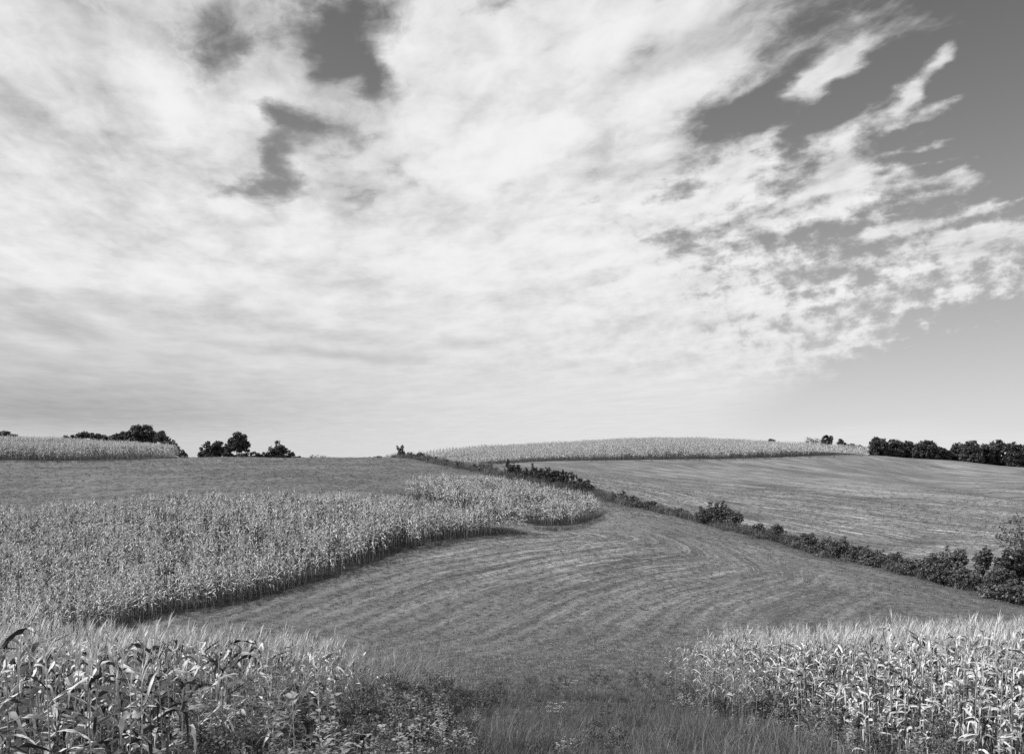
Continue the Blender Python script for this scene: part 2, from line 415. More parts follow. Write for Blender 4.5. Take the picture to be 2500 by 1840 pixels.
# straw: dry pale litter left on the far slope
straw = np.where(far_side, 0.30 + 0.30 * sstep(210, 120, fy_), 0.0) + vnoise(fx_, fy_, 22, 21) * 0.35 * far_side
straw = np.clip(straw, 0, 1)
# the mown bulge in the middle is dry too
straw = np.maximum(straw, 0.5 * np.exp(-((fx_ - 6) / 22) ** 2 - ((fy_ - 90) / 18) ** 2))
me = mesh_np('ground', np.stack([fx_, fy_, fz_], -1), quads, None, True)
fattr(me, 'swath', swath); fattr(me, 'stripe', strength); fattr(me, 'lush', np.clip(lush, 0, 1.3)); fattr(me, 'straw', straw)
ground = link('ground', me, kind='structure', label='mown rolling hay field with contour swaths between corn plots', cat='field')

def new_mat(name):
    m = bpy.data.materials.new(name); m.use_nodes = True
    m.node_tree.nodes.clear()
    return m, NB(m.node_tree)
def grey(B, val):
    nd = B.n('ShaderNodeCombineColor')
    for i in range(3):
        B.put(nd.inputs[i], val)
    return nd.outputs[0]
def principled(B, val, rough=0.8, normal=None, spec=0.25):
    p = B.n('ShaderNodeBsdfPrincipled')
    B.put(p.inputs['Base Color'], grey(B, val))
    B.put(p.inputs['Roughness'], rough)
    p.inputs['Specular IOR Level'].default_value = spec
    if normal is not None:
        B.put(p.inputs['Normal'], normal)
    return p
def finish(B, sh):
    o = B.n('ShaderNodeOutputMaterial'); B.put(o.inputs['Surface'], sh.outputs[0])

def ground_material():
    m, B = new_mat('mown_field')
    geo = B.n('ShaderNodeNewGeometry')
    pos = geo.outputs['Position']
    at_ = {}
    for k in ('swath', 'lush', 'straw', 'stripe'):
        a = B.n('ShaderNodeAttribute', attribute_name=k); at_[k] = a.outputs['Fac']
    n_fine = B.noise(pos, 3.2, 5, 0.7)
    n_tuft = B.noise(pos, 9.0, 3, 0.6)
    n_patch = B.noise(pos, 0.16, 5, 0.6)
    n_wob = B.noise(pos, 0.45, 4, 0.6)
    ph = B.m('MULTIPLY_ADD', B.m('SUBTRACT', n_wob, 0.5), 0.35, B.m('DIVIDE', at_['swath'], SWATH_W))
    st = B.m('SINE', B.m('MULTIPLY', ph, 6.2832))
    st2 = B.m('SINE', B.m('MULTIPLY', ph, 2.42))
    # litter lies along the swaths as broken threads
    thr = B.noise(B.xyz(B.m('MULTIPLY', at_['swath'], 2.4), B.m('MULTIPLY', B.sep(pos)[0], 0.16), B.m('MULTIPLY', B.sep(pos)[1], 0.16)), 1.0, 5, 0.62)
    base = B.m('MULTIPLY_ADD', B.m('SUBTRACT', n_patch, 0.5), 0.13, 0.138)
    base = B.m('MULTIPLY_ADD', st, B.m('MULTIPLY', B.m('MULTIPLY', at_['stripe'], B.ramp(n_patch, 0.32, 0.68)), 0.026), base)
    base = B.m('MULTIPLY_ADD', st2, 0.010, base)
    base = B.m('MULTIPLY_ADD', B.ramp(thr, 0.46, 0.72), B.m('MULTIPLY_ADD', at_['straw'], 0.48, 0.05), base)
    big = B.noise(B.xyz(B.m('MULTIPLY', at_['swath'], 0.32), B.m('MULTIPLY', B.sep(pos)[0], 0.035), B.m('MULTIPLY', B.sep(pos)[1], 0.035)), 1.0, 5, 0.65)
    base = B.m('MULTIPLY_ADD', B.m('SUBTRACT', big, 0.5), B.m('MULTIPLY_ADD', at_['straw'], 0.60, 0.12), base)
    base = B.m('MULTIPLY_ADD', at_['straw'], 0.055, base)
    base = B.m('MULTIPLY_ADD', B.m('SUBTRACT', n_fine, 0.5), 0.14, base)
    base = B.m('MULTIPLY_ADD', B.m('SUBTRACT', n_tuft, 0.5), 0.07, base)
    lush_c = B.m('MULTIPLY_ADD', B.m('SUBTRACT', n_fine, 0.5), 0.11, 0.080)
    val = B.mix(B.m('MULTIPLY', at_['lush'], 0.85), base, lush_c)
    val = B.mix(B.ramp(at_['lush'], 0.95, 1.15), val, B.m('MULTIPLY_ADD', n_fine, 0.03, 0.015))      # loam under the crop, its colour darkened further to deepen the shade there
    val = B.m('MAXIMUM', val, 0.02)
    bmp = B.n('ShaderNodeBump')
    bmp.inputs['Strength'].default_value = 0.8
    bmp.inputs['Distance'].default_value = 0.12
    B.put(bmp.inputs['Height'], B.m('ADD', B.m('MULTIPLY', B.m('MULTIPLY', st, at_['stripe']), 0.25), B.m('ADD', n_fine, B.m('MULTIPLY', n_tuft, 0.5))))
    finish(B, principled(B, val, 0.9, bmp.outputs[0], 0.1))
    return m
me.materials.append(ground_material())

# ------------------------------------------------------------------ plant materials (tones of the black and white print)
def leaf_material(name, lo, hi, translucent=0.3, rough=0.6, spec=0.3, fine=0.0, split=None, rnd=0.45):
    m, B = new_mat(name)
    oi = B.n('ShaderNodeObjectInfo')
    a = B.n('ShaderNodeAttribute', attribute_name='tone')
    f = B.m('ADD', B.m('MULTIPLY', oi.outputs['Random'], rnd), B.m('MULTIPLY', a.outputs['Fac'], 1 - rnd))
    if split is not None:
        f = B.ramp(f, split - 0.16, split + 0.16)
    val = B.mix(f, lo, hi)
    if fine:
        tcx = B.n('ShaderNodeTexCoord')
        n = B.noise(tcx.outputs['Object'], fine, 3, 0.6)
        val = B.m('MULTIPLY', val, B.ramp(n, 0.25, 0.75, 0.7, 1.25))
    p = principled(B, val, rough, None, spec)
    if translucent:
        t = B.n('ShaderNodeBsdfTranslucent'); B.put(t.inputs['Color'], grey(B, B.m('MULTIPLY', val, 0.8)))
        mx = B.n('ShaderNodeMixShader'); mx.inputs[0].default_value = translucent
        B.put(mx.inputs[1], p.outputs[0]); B.put(mx.inputs[2], t.outputs[0])
        finish(B, mx)
    else:
        finish(B, p)
    return m
M_CORN = leaf_material('dry_corn_leaf', 0.06, 0.60, 0.06, 0.8, 0.06, 9.0, 0.42, 0.3)
M_CORNMID = leaf_material('pale_corn_leaf', 0.04, 0.74, 0.08, 0.7, 0.15, 9.0, 0.46, 0.5)
M_CORNFAR = leaf_material('bleached_corn_leaf', 0.20, 0.74, 0.10, 0.6, 0.25, 0.0, 0.36, 0.4)
M_STALK = leaf_material('corn_stalk', 0.22, 0.42, 0.0, 0.6, 0.3, 14.0)
M_TASSEL = leaf_material('corn_tassel', 0.45, 0.70, 0.2, 0.8, 0.1)
M_HUSK = leaf_material('corn_husk', 0.40, 0.68, 0.1, 0.6, 0.2, 20.0)
M_GRASS = leaf_material('field_grass', 0.06, 0.21, 0.3, 0.6, 0.2)
M_MOWN = leaf_material('mown_grass', 0.09, 0.20, 0.25, 0.7, 0.15)
M_STRAW = leaf_material('straw', 0.24, 0.42, 0.2, 0.7, 0.2)
M_FOX = leaf_material('tall_dry_grass', 0.16, 0.40, 0.3, 0.6, 0.2)
M_WEED = leaf_material('weed_leaf', 0.07, 0.26, 0.25, 0.7, 0.15)
M_WEEDPALE = leaf_material('pale_weed_leaf', 0.20, 0.46, 0.25, 0.7, 0.15)
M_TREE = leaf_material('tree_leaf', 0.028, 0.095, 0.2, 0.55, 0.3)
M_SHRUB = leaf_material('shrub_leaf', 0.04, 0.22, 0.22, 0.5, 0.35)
M_PALELEAF = leaf_material('pale_shrub_leaf', 0.18, 0.36, 0.3, 0.6, 0.2)
M_BARK = leaf_material('bark', 0.07, 0.12, 0.0, 0.9, 0.1, 6.0)
M_PALEBARK = leaf_material('weathered_wood', 0.22, 0.34, 0.0, 0.8, 0.1, 5.0)
M_BLOOM = leaf_material('white_petal', 0.6, 0.8, 0.2, 0.6, 0.2)
M_STONE = leaf_material('dark_stone', 0.02, 0.04, 0.0, 0.9, 0.1, 3.0)

# ------------------------------------------------------------------ geometry builders
class Geo:
    """collects quads and triangles with a tone per vertex and a material per face"""
    def __init__(self):
        self.v, self.f, self.t, self.mi, self.n = [], [], [], [], 0
    def add(self, verts, faces, tone=0.5, mi=0):
        verts = np.asarray(verts, float)
        self.v.append(verts); self.t.append(np.full(len(verts), tone) if np.isscalar(tone) else np.asarray(tone))
        for f in faces:
            self.f.append([q + self.n for q in f]); self.mi.append(mi)
        self.n += len(verts)
    def move(self, M):
        pass
    def mesh(self, name, mats, smooth=True):
        me = bpy.data.meshes.new(name)
        V = np.concatenate(self.v)
        me.from_pydata(V.tolist(), [], self.f)
        me.polygons.foreach_set('material_index', np.array(self.mi, np.int32))
        me.polygons.foreach_set('use_smooth', np.full(len(self.f), smooth))
        fattr(me, 'tone', np.concatenate(self.t))
        for m in mats:
            me.materials.append(m)
        me.update()
        return me
def tube(g, path, radii, sides=6, tone=0.5, mi=0, cap=True):
    path = [Vector(p) for p in path]
    vs = []
    for i, p in enumerate(path):
        t = (path[min(i + 1, len(path) - 1)] - path[max(i - 1, 0)]).normalized()
        a = t.cross(Vector((0.31, 0.95, 0.05))).normalized(); b = t.cross(a)
        for k in range(sides):
            an = 2 * math.pi * k / sides
            vs.append(p + (a * math.cos(an) + b * math.sin(an)) * radii[i])
    fs = []
    for i in range(len(path) - 1):
        for k in range(sides):
            k2 = (k + 1) % sides
            fs.append([i * sides + k, i * sides + k2, (i + 1) * sides + k2, (i + 1) * sides + k])
    if cap:
        fs.append(list(range((len(path) - 1) * sides, len(path) * sides)))
    g.add(vs, fs, tone, mi)
def blade(g, r, length, width, el0, bend, power=1.4, twist=0.0, fold=0.25, segs=7, ripple=0.0, M=None, tone=0.5, mi=0, two=False, base_w=0.45, sway=0.0, kink=None, rag=0.0):
    """a long leaf: starts at the origin along +X, rises at el0 and bends over"""
    pos = np.zeros(3); vs = []; ds = length / segs; az = je = ja = jt = 0.0
    for i in range(segs + 1):
        t = i / segs
        el = el0 - bend * t ** power
        if kink and t > kink[0]:
            el -= kink[1]
        if rag and i:
            je += r.gauss(0, 0.20 * rag); ja += r.gauss(0, 0.26 * rag); jt += r.gauss(0, 0.45 * rag)
        el = min(max(el + je, -1.52), 1.5)
        az = sway * t * t + ja
        tg = np.array([math.cos(el) * math.cos(az), math.cos(el) * math.sin(az), math.sin(el)])
        lat = np.array([-math.sin(az), math.cos(az), 0.0])
        nrm = np.cross(tg, lat)
        a = twist * t + jt
        lt = lat * math.cos(a) + nrm * math.sin(a)
        nn = np.cross(lt, tg)
        w = width * 0.5 * (base_w + (1 - base_w) * min(1, t / 0.3)) * max(0.03, (1 - t ** 2.2)) * (1 if not rag else r.uniform(1 - 0.42 * rag, 1.08))
        rp = ripple * w * (r.random() - 0.5)
        if two:
            vs += [pos - lt * w, pos + lt * w]
        else:
            vs += [pos - lt * w - nn * (fold * w + rp), pos.copy(), pos + lt * w - nn * (fold * w - rp)]
        pos = pos + tg * ds
    fs = []
    c = 2 if two else 3
    for i in range(segs):
        for k in range(c - 1):
            a = i * c + k
            fs.append([a, a + 1, a + c + 1, a + c])
    vs = np.array(vs)
    if M is not None:
        Mn = np.array(M); vs = vs @ Mn[:3, :3].T + Mn[:3, 3]
    g.add(vs, fs, tone, mi)

def corn_leaf_params(r, h):
    """h: height of the leaf on the plant, 0 low to 1 top; low leaves are dry and hang"""
    droop = r.random()
    return dict(length=(0.44 + 0.28 * math.sin(math.pi * min(1, h * 0.9 + 0.12))) * (0.85 + 0.3 * r.random()), width=0.068 * (0.65 + 0.5 * r.random()) * (1 - 0.25 * h),
                el0=R(5 + 45 * h + 25 * r.random()), bend=R(95 + 110 * droop - 30 * h), power=0.7 + 0.7 * r.random(), twist=(r.random() - 0.5) * 5.5, fold=0.15 + 0.5 * r.random(),
                rag=1.0, ripple=1.7, sway=(r.random() - 0.5) * 1.4, kink=(0.25 + 0.4 * r.random(), R(35 + 40 * r.random())) if r.random() < 0.8 else None)
def corn_tassel(g, r, z, segs=3, M=None, mi=0, w=0.012):
    for k in range(8):
        an = r.random() * 6.28; L = 0.20 + 0.12 * r.random()
        Mt = Matrix.Translation((0, 0, z + 0.02 * k * (k > 0))) @ Matrix.Rotation(an, 4, 'Z')
        if M is not None: Mt = M @ Mt
        blade(g, r, L, w, R(80 if k == 0 else 55 + 20 * r.random()), R(10 if k == 0 else 40 * r.random()), 1.2, 0, 0, segs, 0, Mt, 0.4 + 0.5 * r.random(), mi, True, 1.0)
def corn_stalk(g, r, H, sides=6, mi=0, bend=0.06):
    n = 7 if sides > 3 else 3
    bx, by = (r.random() - 0.5) * bend * 2, (r.random() - 0.5) * bend * 2
    tube(g, [(bx * (i / n) ** 2, by * (i / n) ** 2, H * i / n) for i in range(n + 1)], [0.013 * (1 - 0.6 * i / n) for i in range(n + 1)], sides, 0.5, mi)
    return lambda z: (bx * (z / H) ** 2, by * (z / H) ** 2, z)
def corn_ear(g, r, mi=0):
    # a husked ear pointing along +X and hanging a little
    L, rad = 0.22, 0.027
    pth = [(L * t, 0, -0.10 * t * t) for t in (0, 0.15, 0.4, 0.7, 0.9, 1.0)]
    tube(g, pth, [0.010, rad * 0.9, rad, rad * 0.85, rad * 0.5, 0.006], 7, 0.5, mi)
    for k in range(4):
        blade(g, r, 0.16 + 0.08 * r.random(), 0.04, R(15), R(60 * r.random()), 1.3, r.random() - 0.5, 0.5, 3, 0, Matrix.Rotation(k * 1.57, 4, 'X') @ Matrix.Translation((0.03, 0, 0.01)), 0.4 + 0.6 * r.random(), mi)

def corn_whole(seed, lod):
    """one joined plant, for the plots whose plants cannot be told apart"""
    r = random.Random(seed); g = Geo()
    H = 1.95 + 0.2 * r.random()
    cv = corn_stalk(g, r, H, 5 if lod == 0 else 3, 1)
    n = 13 if lod == 0 else (8 if lod == 1 else 7)
    a0 = r.random() * 6.28
    for i in range(n):
        h = i / (n - 1)
        z = (0.35 if lod == 0 else 0.85) + (H - (0.48 if lod == 0 else 0.98)) * h
        p = corn_leaf_params(r, h)
        M = Matrix.Translation(cv(z)) @ Matrix.Rotation(a0 + i * math.pi + (r.random() - 0.5) * 1.2, 4, 'Z')
        if lod == 0:
            blade(g, r, segs=6, M=M, tone=r.random(), **p)
        else:
            p['width'] *= 1.6 if lod == 1 else 1.7; p['length'] *= 1.1
            blade(g, r, segs=4 if lod == 1 else 3, M=M, tone=r.random(), two=True, **p)
    corn_tassel(g, r, H, 2 if lod < 2 else 1, None, 2, (0.012, 0.018, 0.035)[lod])
    if lod == 0:
        q = Geo(); corn_ear(q, r)
        M = np.array(Matrix.Translation(cv(H * 0.5)) @ Matrix.Rotation(a0 + 0.8, 4, 'Z') @ Matrix.Rotation(R(-20), 4, 'Y'))
        off = 0
        for v in q.v:
            pass
        V = np.concatenate(q.v) @ M[:3, :3].T + M[:3, 3]
        g.add(V, q.f, np.concatenate(q.t), 3)
    return g.mesh('corn_plant_mesh', [(M_CORN, M_CORNMID, M_CORNFAR)[lod], M_STALK, M_TASSEL, M_HUSK])

def tuft(seed, nb, hmin, hmax, spread, width, mat, bend=70, segs=3, erect=70):
    r = random.Random(seed); g = Geo()
    for k in range(nb):
        L = hmin + (hmax - hmin) * r.random()
        an = r.random() * 6.28; rr = spread * math.sqrt(r.random())
        M = Matrix.Translation((rr * math.cos(an), rr * math.sin(an), -0.02)) @ Matrix.Rotation(r.random() * 6.28, 4, 'Z')
        blade(g, r, L, width * (0.7 + 0.6 * r.random()), R(erect + 18 * (r.random() - 0.3)), R(bend * r.random()), 1.6, (r.random() - 0.5), 0, segs, 0, M, r.random(), 0, True, 0.8)
    return g.mesh('grass_tuft_mesh', [mat])

def foxtail(seed, nb, hmin, hmax, spread, mat):
    """tall arching grass with narrow leaves and nodding seed heads"""
    r = random.Random(seed); g = Geo()
    for k in range(nb):
        L = hmin + (hmax - hmin) * r.random()
        an = r.random() * 6.28; rr = spread * math.sqrt(r.random())
        M = Matrix.Translation((rr * math.cos(an), rr * math.sin(an), 0)) @ Matrix.Rotation(r.random() * 6.28, 4, 'Z')
        blade(g, r, L, 0.010, R(86), R(20 + 70 * r.random()), 3.5, 0, 0, 6, 0, M, r.random(), 0, True, 1.0)
        for q in range(3):
            z = L * (0.25 + 0.5 * r.random())
            blade(g, r, 0.28 + 0.2 * r.random(), 0.014, R(60), R(90), 1.3, r.random(), 0, 4, 0, M @ Matrix.Translation((0.02, 0, z)) @ Matrix.Rotation(r.random() * 6.28, 4, 'Z'), r.random(), 0, True, 0.8)
    return g.mesh('tall_grass_mesh', [mat])

def leaf_cloud(g, r, centres, radii, n_per, size, tone_c=None, flat=0.35, mi=0, outer=0.6):
    """n_per rhombic leaves in each clump; leaves sit mostly on the clump's upper outside"""
    nr = np.random.default_rng(r.randrange(1 << 30))
    C = np.asarray(centres); n = len(C)
    tot = n * n_per
    ci = np.repeat(np.arange(n), n_per)
    dirs = nr.normal(size=(tot, 3)); dirs /= np.linalg.norm(dirs, axis=1, keepdims=True)
    rad = np.asarray(radii)[ci] * (outer + (1 - outer) * nr.random(tot)) * nr.random(tot) ** 0.25
    P = C[ci] + dirs * rad[:, None] * np.array([1, 1, 0.8])
    N = dirs * 0.7 + nr.normal(size=(tot, 3)) * 0.6 + np.array([0, 0, flat])
    N /= np.linalg.norm(N, axis=1, keepdims=True)
    T = np.cross(N, nr.normal(size=(tot, 3))); T /= np.linalg.norm(T, axis=1, keepdims=True) + 1e-9
    Bv = np.cross(N, T)
    L = size * (0.6 + 0.8 * nr.random(tot))[:, None]
    w = L * (0.30 + 0.25 * nr.random(tot))[:, None]
    V = np.stack([P - T * L * 0.5, P + Bv * w - N * L * 0.08, P + T * L * 0.5, P - Bv * w - N * L * 0.08], 1).reshape(-1, 3)
    Fa = np.arange(tot * 4).reshape(-1, 4)
    ct = nr.random(n) if tone_c is None else np.asarray(tone_c)
    tone = np.clip(ct[ci] * 0.6 + nr.random(tot) * 0.5, 0, 1)
    g.add(V, Fa.tolist(), np.repeat(tone, 4), mi)

def clump_centres(r, lobes, spacing):
    """clump centres through the lobes (cx, cy, cz, rx, ry, rz), most of them near the surface"""
    out, rad = [], []
    for (cx, cy, cz, rx, ry, rz) in lobes:
        area = 4 * math.pi * ((rx * ry + rx * rz + ry * rz) / 3)
        n = max(5, int(area / spacing ** 2))
        for k in range(n):
            u = r.gauss(0, 1), r.gauss(0, 1), r.gauss(0, 1)
            l = math.sqrt(sum(q * q for q in u)) + 1e-6
            s = (0.86 + 0.2 * r.random()) if r.random() < 0.75 else 0.75 * r.random()
            out.append((cx + rx * u[0] / l * s, cy + ry * u[1] / l * s, cz + rz * u[2] / l * s))
            rad.append(spacing * (0.45 + 0.4 * r.random()))
    return out, rad

# ------------------------------------------------------------------ scattering of what cannot be counted
_nscatter = 0
def scatter(name, protos, P, rotz, scl, tilt=0.0, zscale=None, label=None, cat=None, group=None):
    """one object: copies of the prototype meshes on the points P (geometry nodes)"""
    global _nscatter
    _nscatter += 1
    c = bpy.data.collections.new('stock_%d' % _nscatter)
    for i, m_ in enumerate(protos):
        c.objects.link(bpy.data.objects.new('stock_%d_%02d' % (_nscatter, i), m_))
    n = len(P)
    me = bpy.data.meshes.new(name)
    me.vertices.add(n); me.vertices.foreach_set('co', np.asarray(P, np.float32).ravel())
    ra = me.attributes.new('rot', 'FLOAT_VECTOR', 'POINT')
    rv = np.zeros((n, 3), np.float32)
    rv[:, 0] = rng.normal(size=n) * tilt; rv[:, 1] = rng.normal(size=n) * tilt; rv[:, 2] = rotz
    ra.data.foreach_set('vector', rv.ravel())
    sa = me.attributes.new('scl', 'FLOAT_VECTOR', 'POINT')
    sv = np.repeat(np.asarray(scl, np.float32)[:, None], 3, 1)
    if zscale is not None:
        sv[:, 2] *= zscale
    sa.data.foreach_set('vector', np.ascontiguousarray(sv).ravel())
    pa = me.attributes.new('pick', 'INT', 'POINT')
    pa.data.foreach_set('value', rng.integers(0, len(protos), n).astype(np.int32))
    o = link(name, me, label=label, cat=cat, group=group, kind='stuff')
    ng = bpy.data.node_groups.new(name + '_nodes', 'GeometryNodeTree')
    ng.interface.new_socket('Geometry', in_out='INPUT', socket_type='NodeSocketGeometry')
    ng.interface.new_socket('Geometry', in_out='OUTPUT', socket_type='NodeSocketGeometry')
    N = ng.nodes
    gi, go = N.new('NodeGroupInput'), N.new('NodeGroupOutput')
    iop = N.new('GeometryNodeInstanceOnPoints'); inf = N.new('GeometryNodeCollectionInfo')
    inf.inputs['Collection'].default_value = c
    inf.inputs['Separate Children'].default_value = True; inf.inputs['Reset Children'].default_value = True
    def na(nm, ty):
        q = N.new('GeometryNodeInputNamedAttribute'); q.data_type = ty; q.inputs['Name'].default_value = nm
        return q.outputs['Attribute']
    e2r = N.new('FunctionNodeEulerToRotation')
    Lk = ng.links.new
    Lk(na('rot', 'FLOAT_VECTOR'), e2r.inputs[0]); Lk(e2r.outputs[0], iop.inputs['Rotation'])
    Lk(na('scl', 'FLOAT_VECTOR'), iop.inputs['Scale']); Lk(na('pick', 'INT'), iop.inputs['Instance Index'])
    iop.inputs['Pick Instance'].default_value = True
    Lk(gi.outputs[0], iop.inputs['Points']); Lk(inf.outputs[0], iop.inputs['Instance']); Lk(iop.outputs[0], go.inputs[0])
    md = o.modifiers.new('scatter', 'NODES'); md.node_group = ng
    return o

def grid_points(poly, row, step, angle=0.0, jitter=0.06, skip=0.04):
    """crop rows inside a plot"""
    poly = np.array(poly); c = poly.mean(0); rr = np.abs(poly - c).max() * 1.5
    a = np.arange(-rr, rr, row); b = np.arange(-rr, rr, step)
    A, Bq = np.meshgrid(a, b)
    A, Bq = A.ravel() + rng.normal(size=A.size) * jitter, Bq.ravel() + rng.normal(size=A.size) * jitter
    ca, sa = math.cos(angle), math.sin(angle)
    x, y = c[0] + A * ca - Bq * sa, c[1] + A * sa + Bq * ca
    k = inside(x, y, [tuple(q) for q in poly]) & (rng.random(len(x)) > skip)
    return x[k], y[k]
def in_view(x, y, pad=3.0):
    return (np.abs(x) < 0.605 * np.maximum(y, 0) + pad) & (y > 1)

# ------------------------------------------------------------------ corn plots
corn_hi = [corn_whole(100 + i, 0) for i in range(6)]
corn_mid = [corn_whole(200 + i, 1) for i in range(8)]
corn_low = [corn_whole(300 + i, 2) for i in range(6)]

def corn_plot(name, plot, protos, row, step, angle, label, size=1.0, edge=2.5, pad=4, jitter=0.07, skip=0.05):
    x, y = grid_points(plot, row, step, angle, jitter, skip)
    k = in_view(x, y, pad) & (vnoise(x, y, 1.4, 41) + 0.35 * vnoise(x, y, 0.7, 42) > -0.22 - 0.12 * vnoise(x, y, 20, 43)); x, y = x[k], y[k]      # gaps where plants fell
    z = height(x, y)
    dd, _ = poly_dist(x, y, plot + [plot[0]])
    kk = dd > 1.6 * np.clip(vnoise(x, y, 2.2, 44) + 0.15, 0, 1)            # ragged edge
    x, y, z, dd = x[kk], y[kk], z[kk], dd[kk]
    s = size * (0.93 + 0.07 * sstep(0, edge, dd)) * (1 + rng.normal(size=len(x)) * 0.06 + vnoise(x, y, 7, 31) * 0.2 + vnoise(x, y, 1.6, 32) * 0.16)
    return scatter(name, protos, np.stack([x, y, z - 0.02], -1), rng.random(len(x)) * 6.28, s, 0.05, None, label, 'corn field')

corn_plot('corn_field', MID_PLOT, corn_mid, 0.76, 0.26, 0.75, 'large pale corn field covering the middle slope, its edge curving uphill', 1.16, 1.5)
corn_plot('corn_field', LOBE_PLOT, corn_mid, 0.76, 0.26, 0.75, 'small rounded corn plot behind the tip of the large middle corn field', 1.05, 1.5)
corn_plot('corn_field', FARLEFT_PLOT, corn_mid, 0.85, 0.32, 0.3, 'distant corn strip with dark base on the hilltop below the round tree', 1.08, 1.0)
corn_plot('corn_field', FARRIGHT_PLOT, corn_low, 0.95, 0.42, 0.1, 'long pale corn field along the far hill crest beside the dark woods', 0.98, 1.0)

# foreground corn: the plants nearest the camera are built one by one
leaf_lib = []
for i in range(60):
    r = random.Random(500 + i); g = Geo()
    h = (i % 12) / 11.0
    pr = corn_leaf_params(r, h); pr['width'] *= 1.3; pr['length'] *= 1.08
    blade(g, r, segs=9, tone=r.random(), **pr)
    leaf_lib.append((h, g.mesh('corn_leaf_mesh', [M_CORN])))
stalk_lib = []
for i in range(5):
    r = random.Random(600 + i); g = Geo()
    H = 1.95 + 0.2 * r.random()
    cv = corn_stalk(g, r, H, 6)
    q = Geo(); corn_tassel(q, r, 0.0, 3)
    e = Geo(); corn_ear(e, r)
    fo = Geo(); a0 = r.random() * 6
    for k in range(13):
        h = k / 12; z = 0.4 + (H - 0.53) * h
        blade(fo, r, segs=6, M=Matrix.Translation(cv(z)) @ Matrix.Rotation(a0 + k * math.pi + (r.random() - 0.5) * 1.2, 4, 'Z'), tone=r.random(), **corn_leaf_params(r, h))
    stalk_lib.append((H, cv, g.mesh('corn_stalk_mesh', [M_STALK]), q.mesh('corn_tassel_mesh', [M_TASSEL]), e.mesh('corn_ear_mesh', [M_HUSK]), fo.mesh('corn_foliage_mesh', [M_CORN])))

def corn_plant(x, y, s, detail, label, group, k, leaf_n=10, leaf_s=1.0):
    r = random.Random(int(k * 7919 + 13))
    H, cv, st, ta, ea, fo = stalk_lib[k % 5]
    root = link('corn_plant', None, None, (x, y, hz1(x, y) - 0.02), ((r.random() - 0.5) * 0.14, (r.random() - 0.5) * 0.14, r.random() * 6.28), (s, s, s), label, 'corn plant', group)
    link('stalk', st, root)
    link('tassel', ta, root, cv(H))
    if detail:
        link('ear', ea, root, cv(H * (0.42 + 0.12 * r.random())), (0, R(-35 + 60 * r.random()), r.random() * 6.28))
        a0 = r.random() * 6.28
        for i in range(leaf_n):
            h = i / (leaf_n - 1)
            me_ = r.choice([m_ for hh, m_ in leaf_lib if abs(hh - h) < 0.14])
            link('leaf', me_, root, cv(0.4 + (H - 0.53) * h), (0, 0, a0 + i * math.pi + (r.random() - 0.5) * 1.6), (leaf_s,) * 3)
    else:
        link('foliage', fo, root, (0, 0, 0), (0, 0, r.random() * 6.28))
    return root

def fore_corn(plot, row, step, angle, n_single, n_detail, label, group, rest_label, edge_side, leaf_n=10, leaf_s=1.0):
    x, y = grid_points(plot, row, step, angle, 0.05, 0.05)
    k = in_view(x, y, 1.0); x, y = x[k], y[k]
    dd, _ = poly_dist(x, y, edge_side)
    thin = rng.random(len(x)) < 0.12 + 0.88 * sstep(0.0, 3.6, dd)          # the plot frays out at its edge
    x, y, dd = x[thin], y[thin], dd[thin]
    s = 1.08 * (0.80 + 0.20 * sstep(0, 2.5, dd)) * (1 + rng.normal(size=len(x)) * 0.06 + vnoise(x, y, 5, 33) * 0.12)
    vis = np.abs(x) < 0.60 * y + 0.3
    order = np.argsort(np.where(vis, np.hypot(x, y), 1e6))
    one = order[:n_single]; rest = order[n_single:]
    for q, i in enumerate(one):
        corn_plant(float(x[i]), float(y[i]), float(s[i]), q < n_detail, label, group, q, leaf_n, leaf_s)
    scatter('corn_stand', corn_hi, np.stack([x[rest], y[rest], height(x[rest], y[rest]) - 0.02], -1), rng.random(len(rest)) * 6.28, s[rest], 0.06, None, rest_label, 'corn stand')
fore_corn(LEFT_PLOT, 0.80, 0.25, 0.12, 150, 90, 'drying corn plant in the nearest rows at the lower left corner', 'corn plants in the left foreground rows', 'thicket of drying corn behind the nearest rows, lower left', LEFT_PLOT[1:8])
fore_corn(RIGHT_PLOT, 0.70, 0.20, -0.05, 150, 90, 'drying corn plant in the nearest rows at the lower right corner', 'corn plants in the right foreground rows', 'thicket of pale drying corn behind the nearest rows, lower right', RIGHT_PLOT[:6], 14, 0.74)

# ------------------------------------------------------------------ grasses
# stubble and regrowth on the mown slope (too many to count)
stub = [tuft(700 + i, 15, 0.05, 0.13, 0.15, 0.015, M_MOWN, 90, 2, 55) for i in range(5)]
litter = [tuft(710 + i, 9, 0.08, 0.24, 0.22, 0.012, M_STRAW, 60, 2, 10) for i in range(4)]
def mown_points(n, y0, y1, power, pale):
    yy = y0 + (y1 - y0) * rng.random(n) ** power
    xx = (rng.random(n) - 0.5) * 2 * (0.61 * yy + 2)
    crop = np.zeros(n, bool)
    for poly in (MID_PLOT, LOBE_PLOT, RIGHT_PLOT, LEFT_PLOT, FARLEFT_PLOT, FARRIGHT_PLOT):
        crop |= inside(xx, yy, poly)
    sw, st, dh, fs = swaths(xx, yy)
    ph = np.sin(sw / SWATH_W * 6.2832) * st
    dens = np.clip(0.5 + 0.28 * ph if pale else 0.5 - 0.24 * ph, 0.04, 1)
    dens *= 0.55 + 0.9 * (vnoise(xx, yy, 4, 61) + vnoise(xx, yy, 13, 62) + 0.5) * (0.5 if not pale else 1.0)
    dens *= sstep(y1, y1 * 0.6, yy)                          # thins out where single tufts no longer show
    if pale:
        dens *= sstep(36, 52, yy)
    k = (~crop) & (rng.random(n) < dens)
    return xx[k], yy[k]
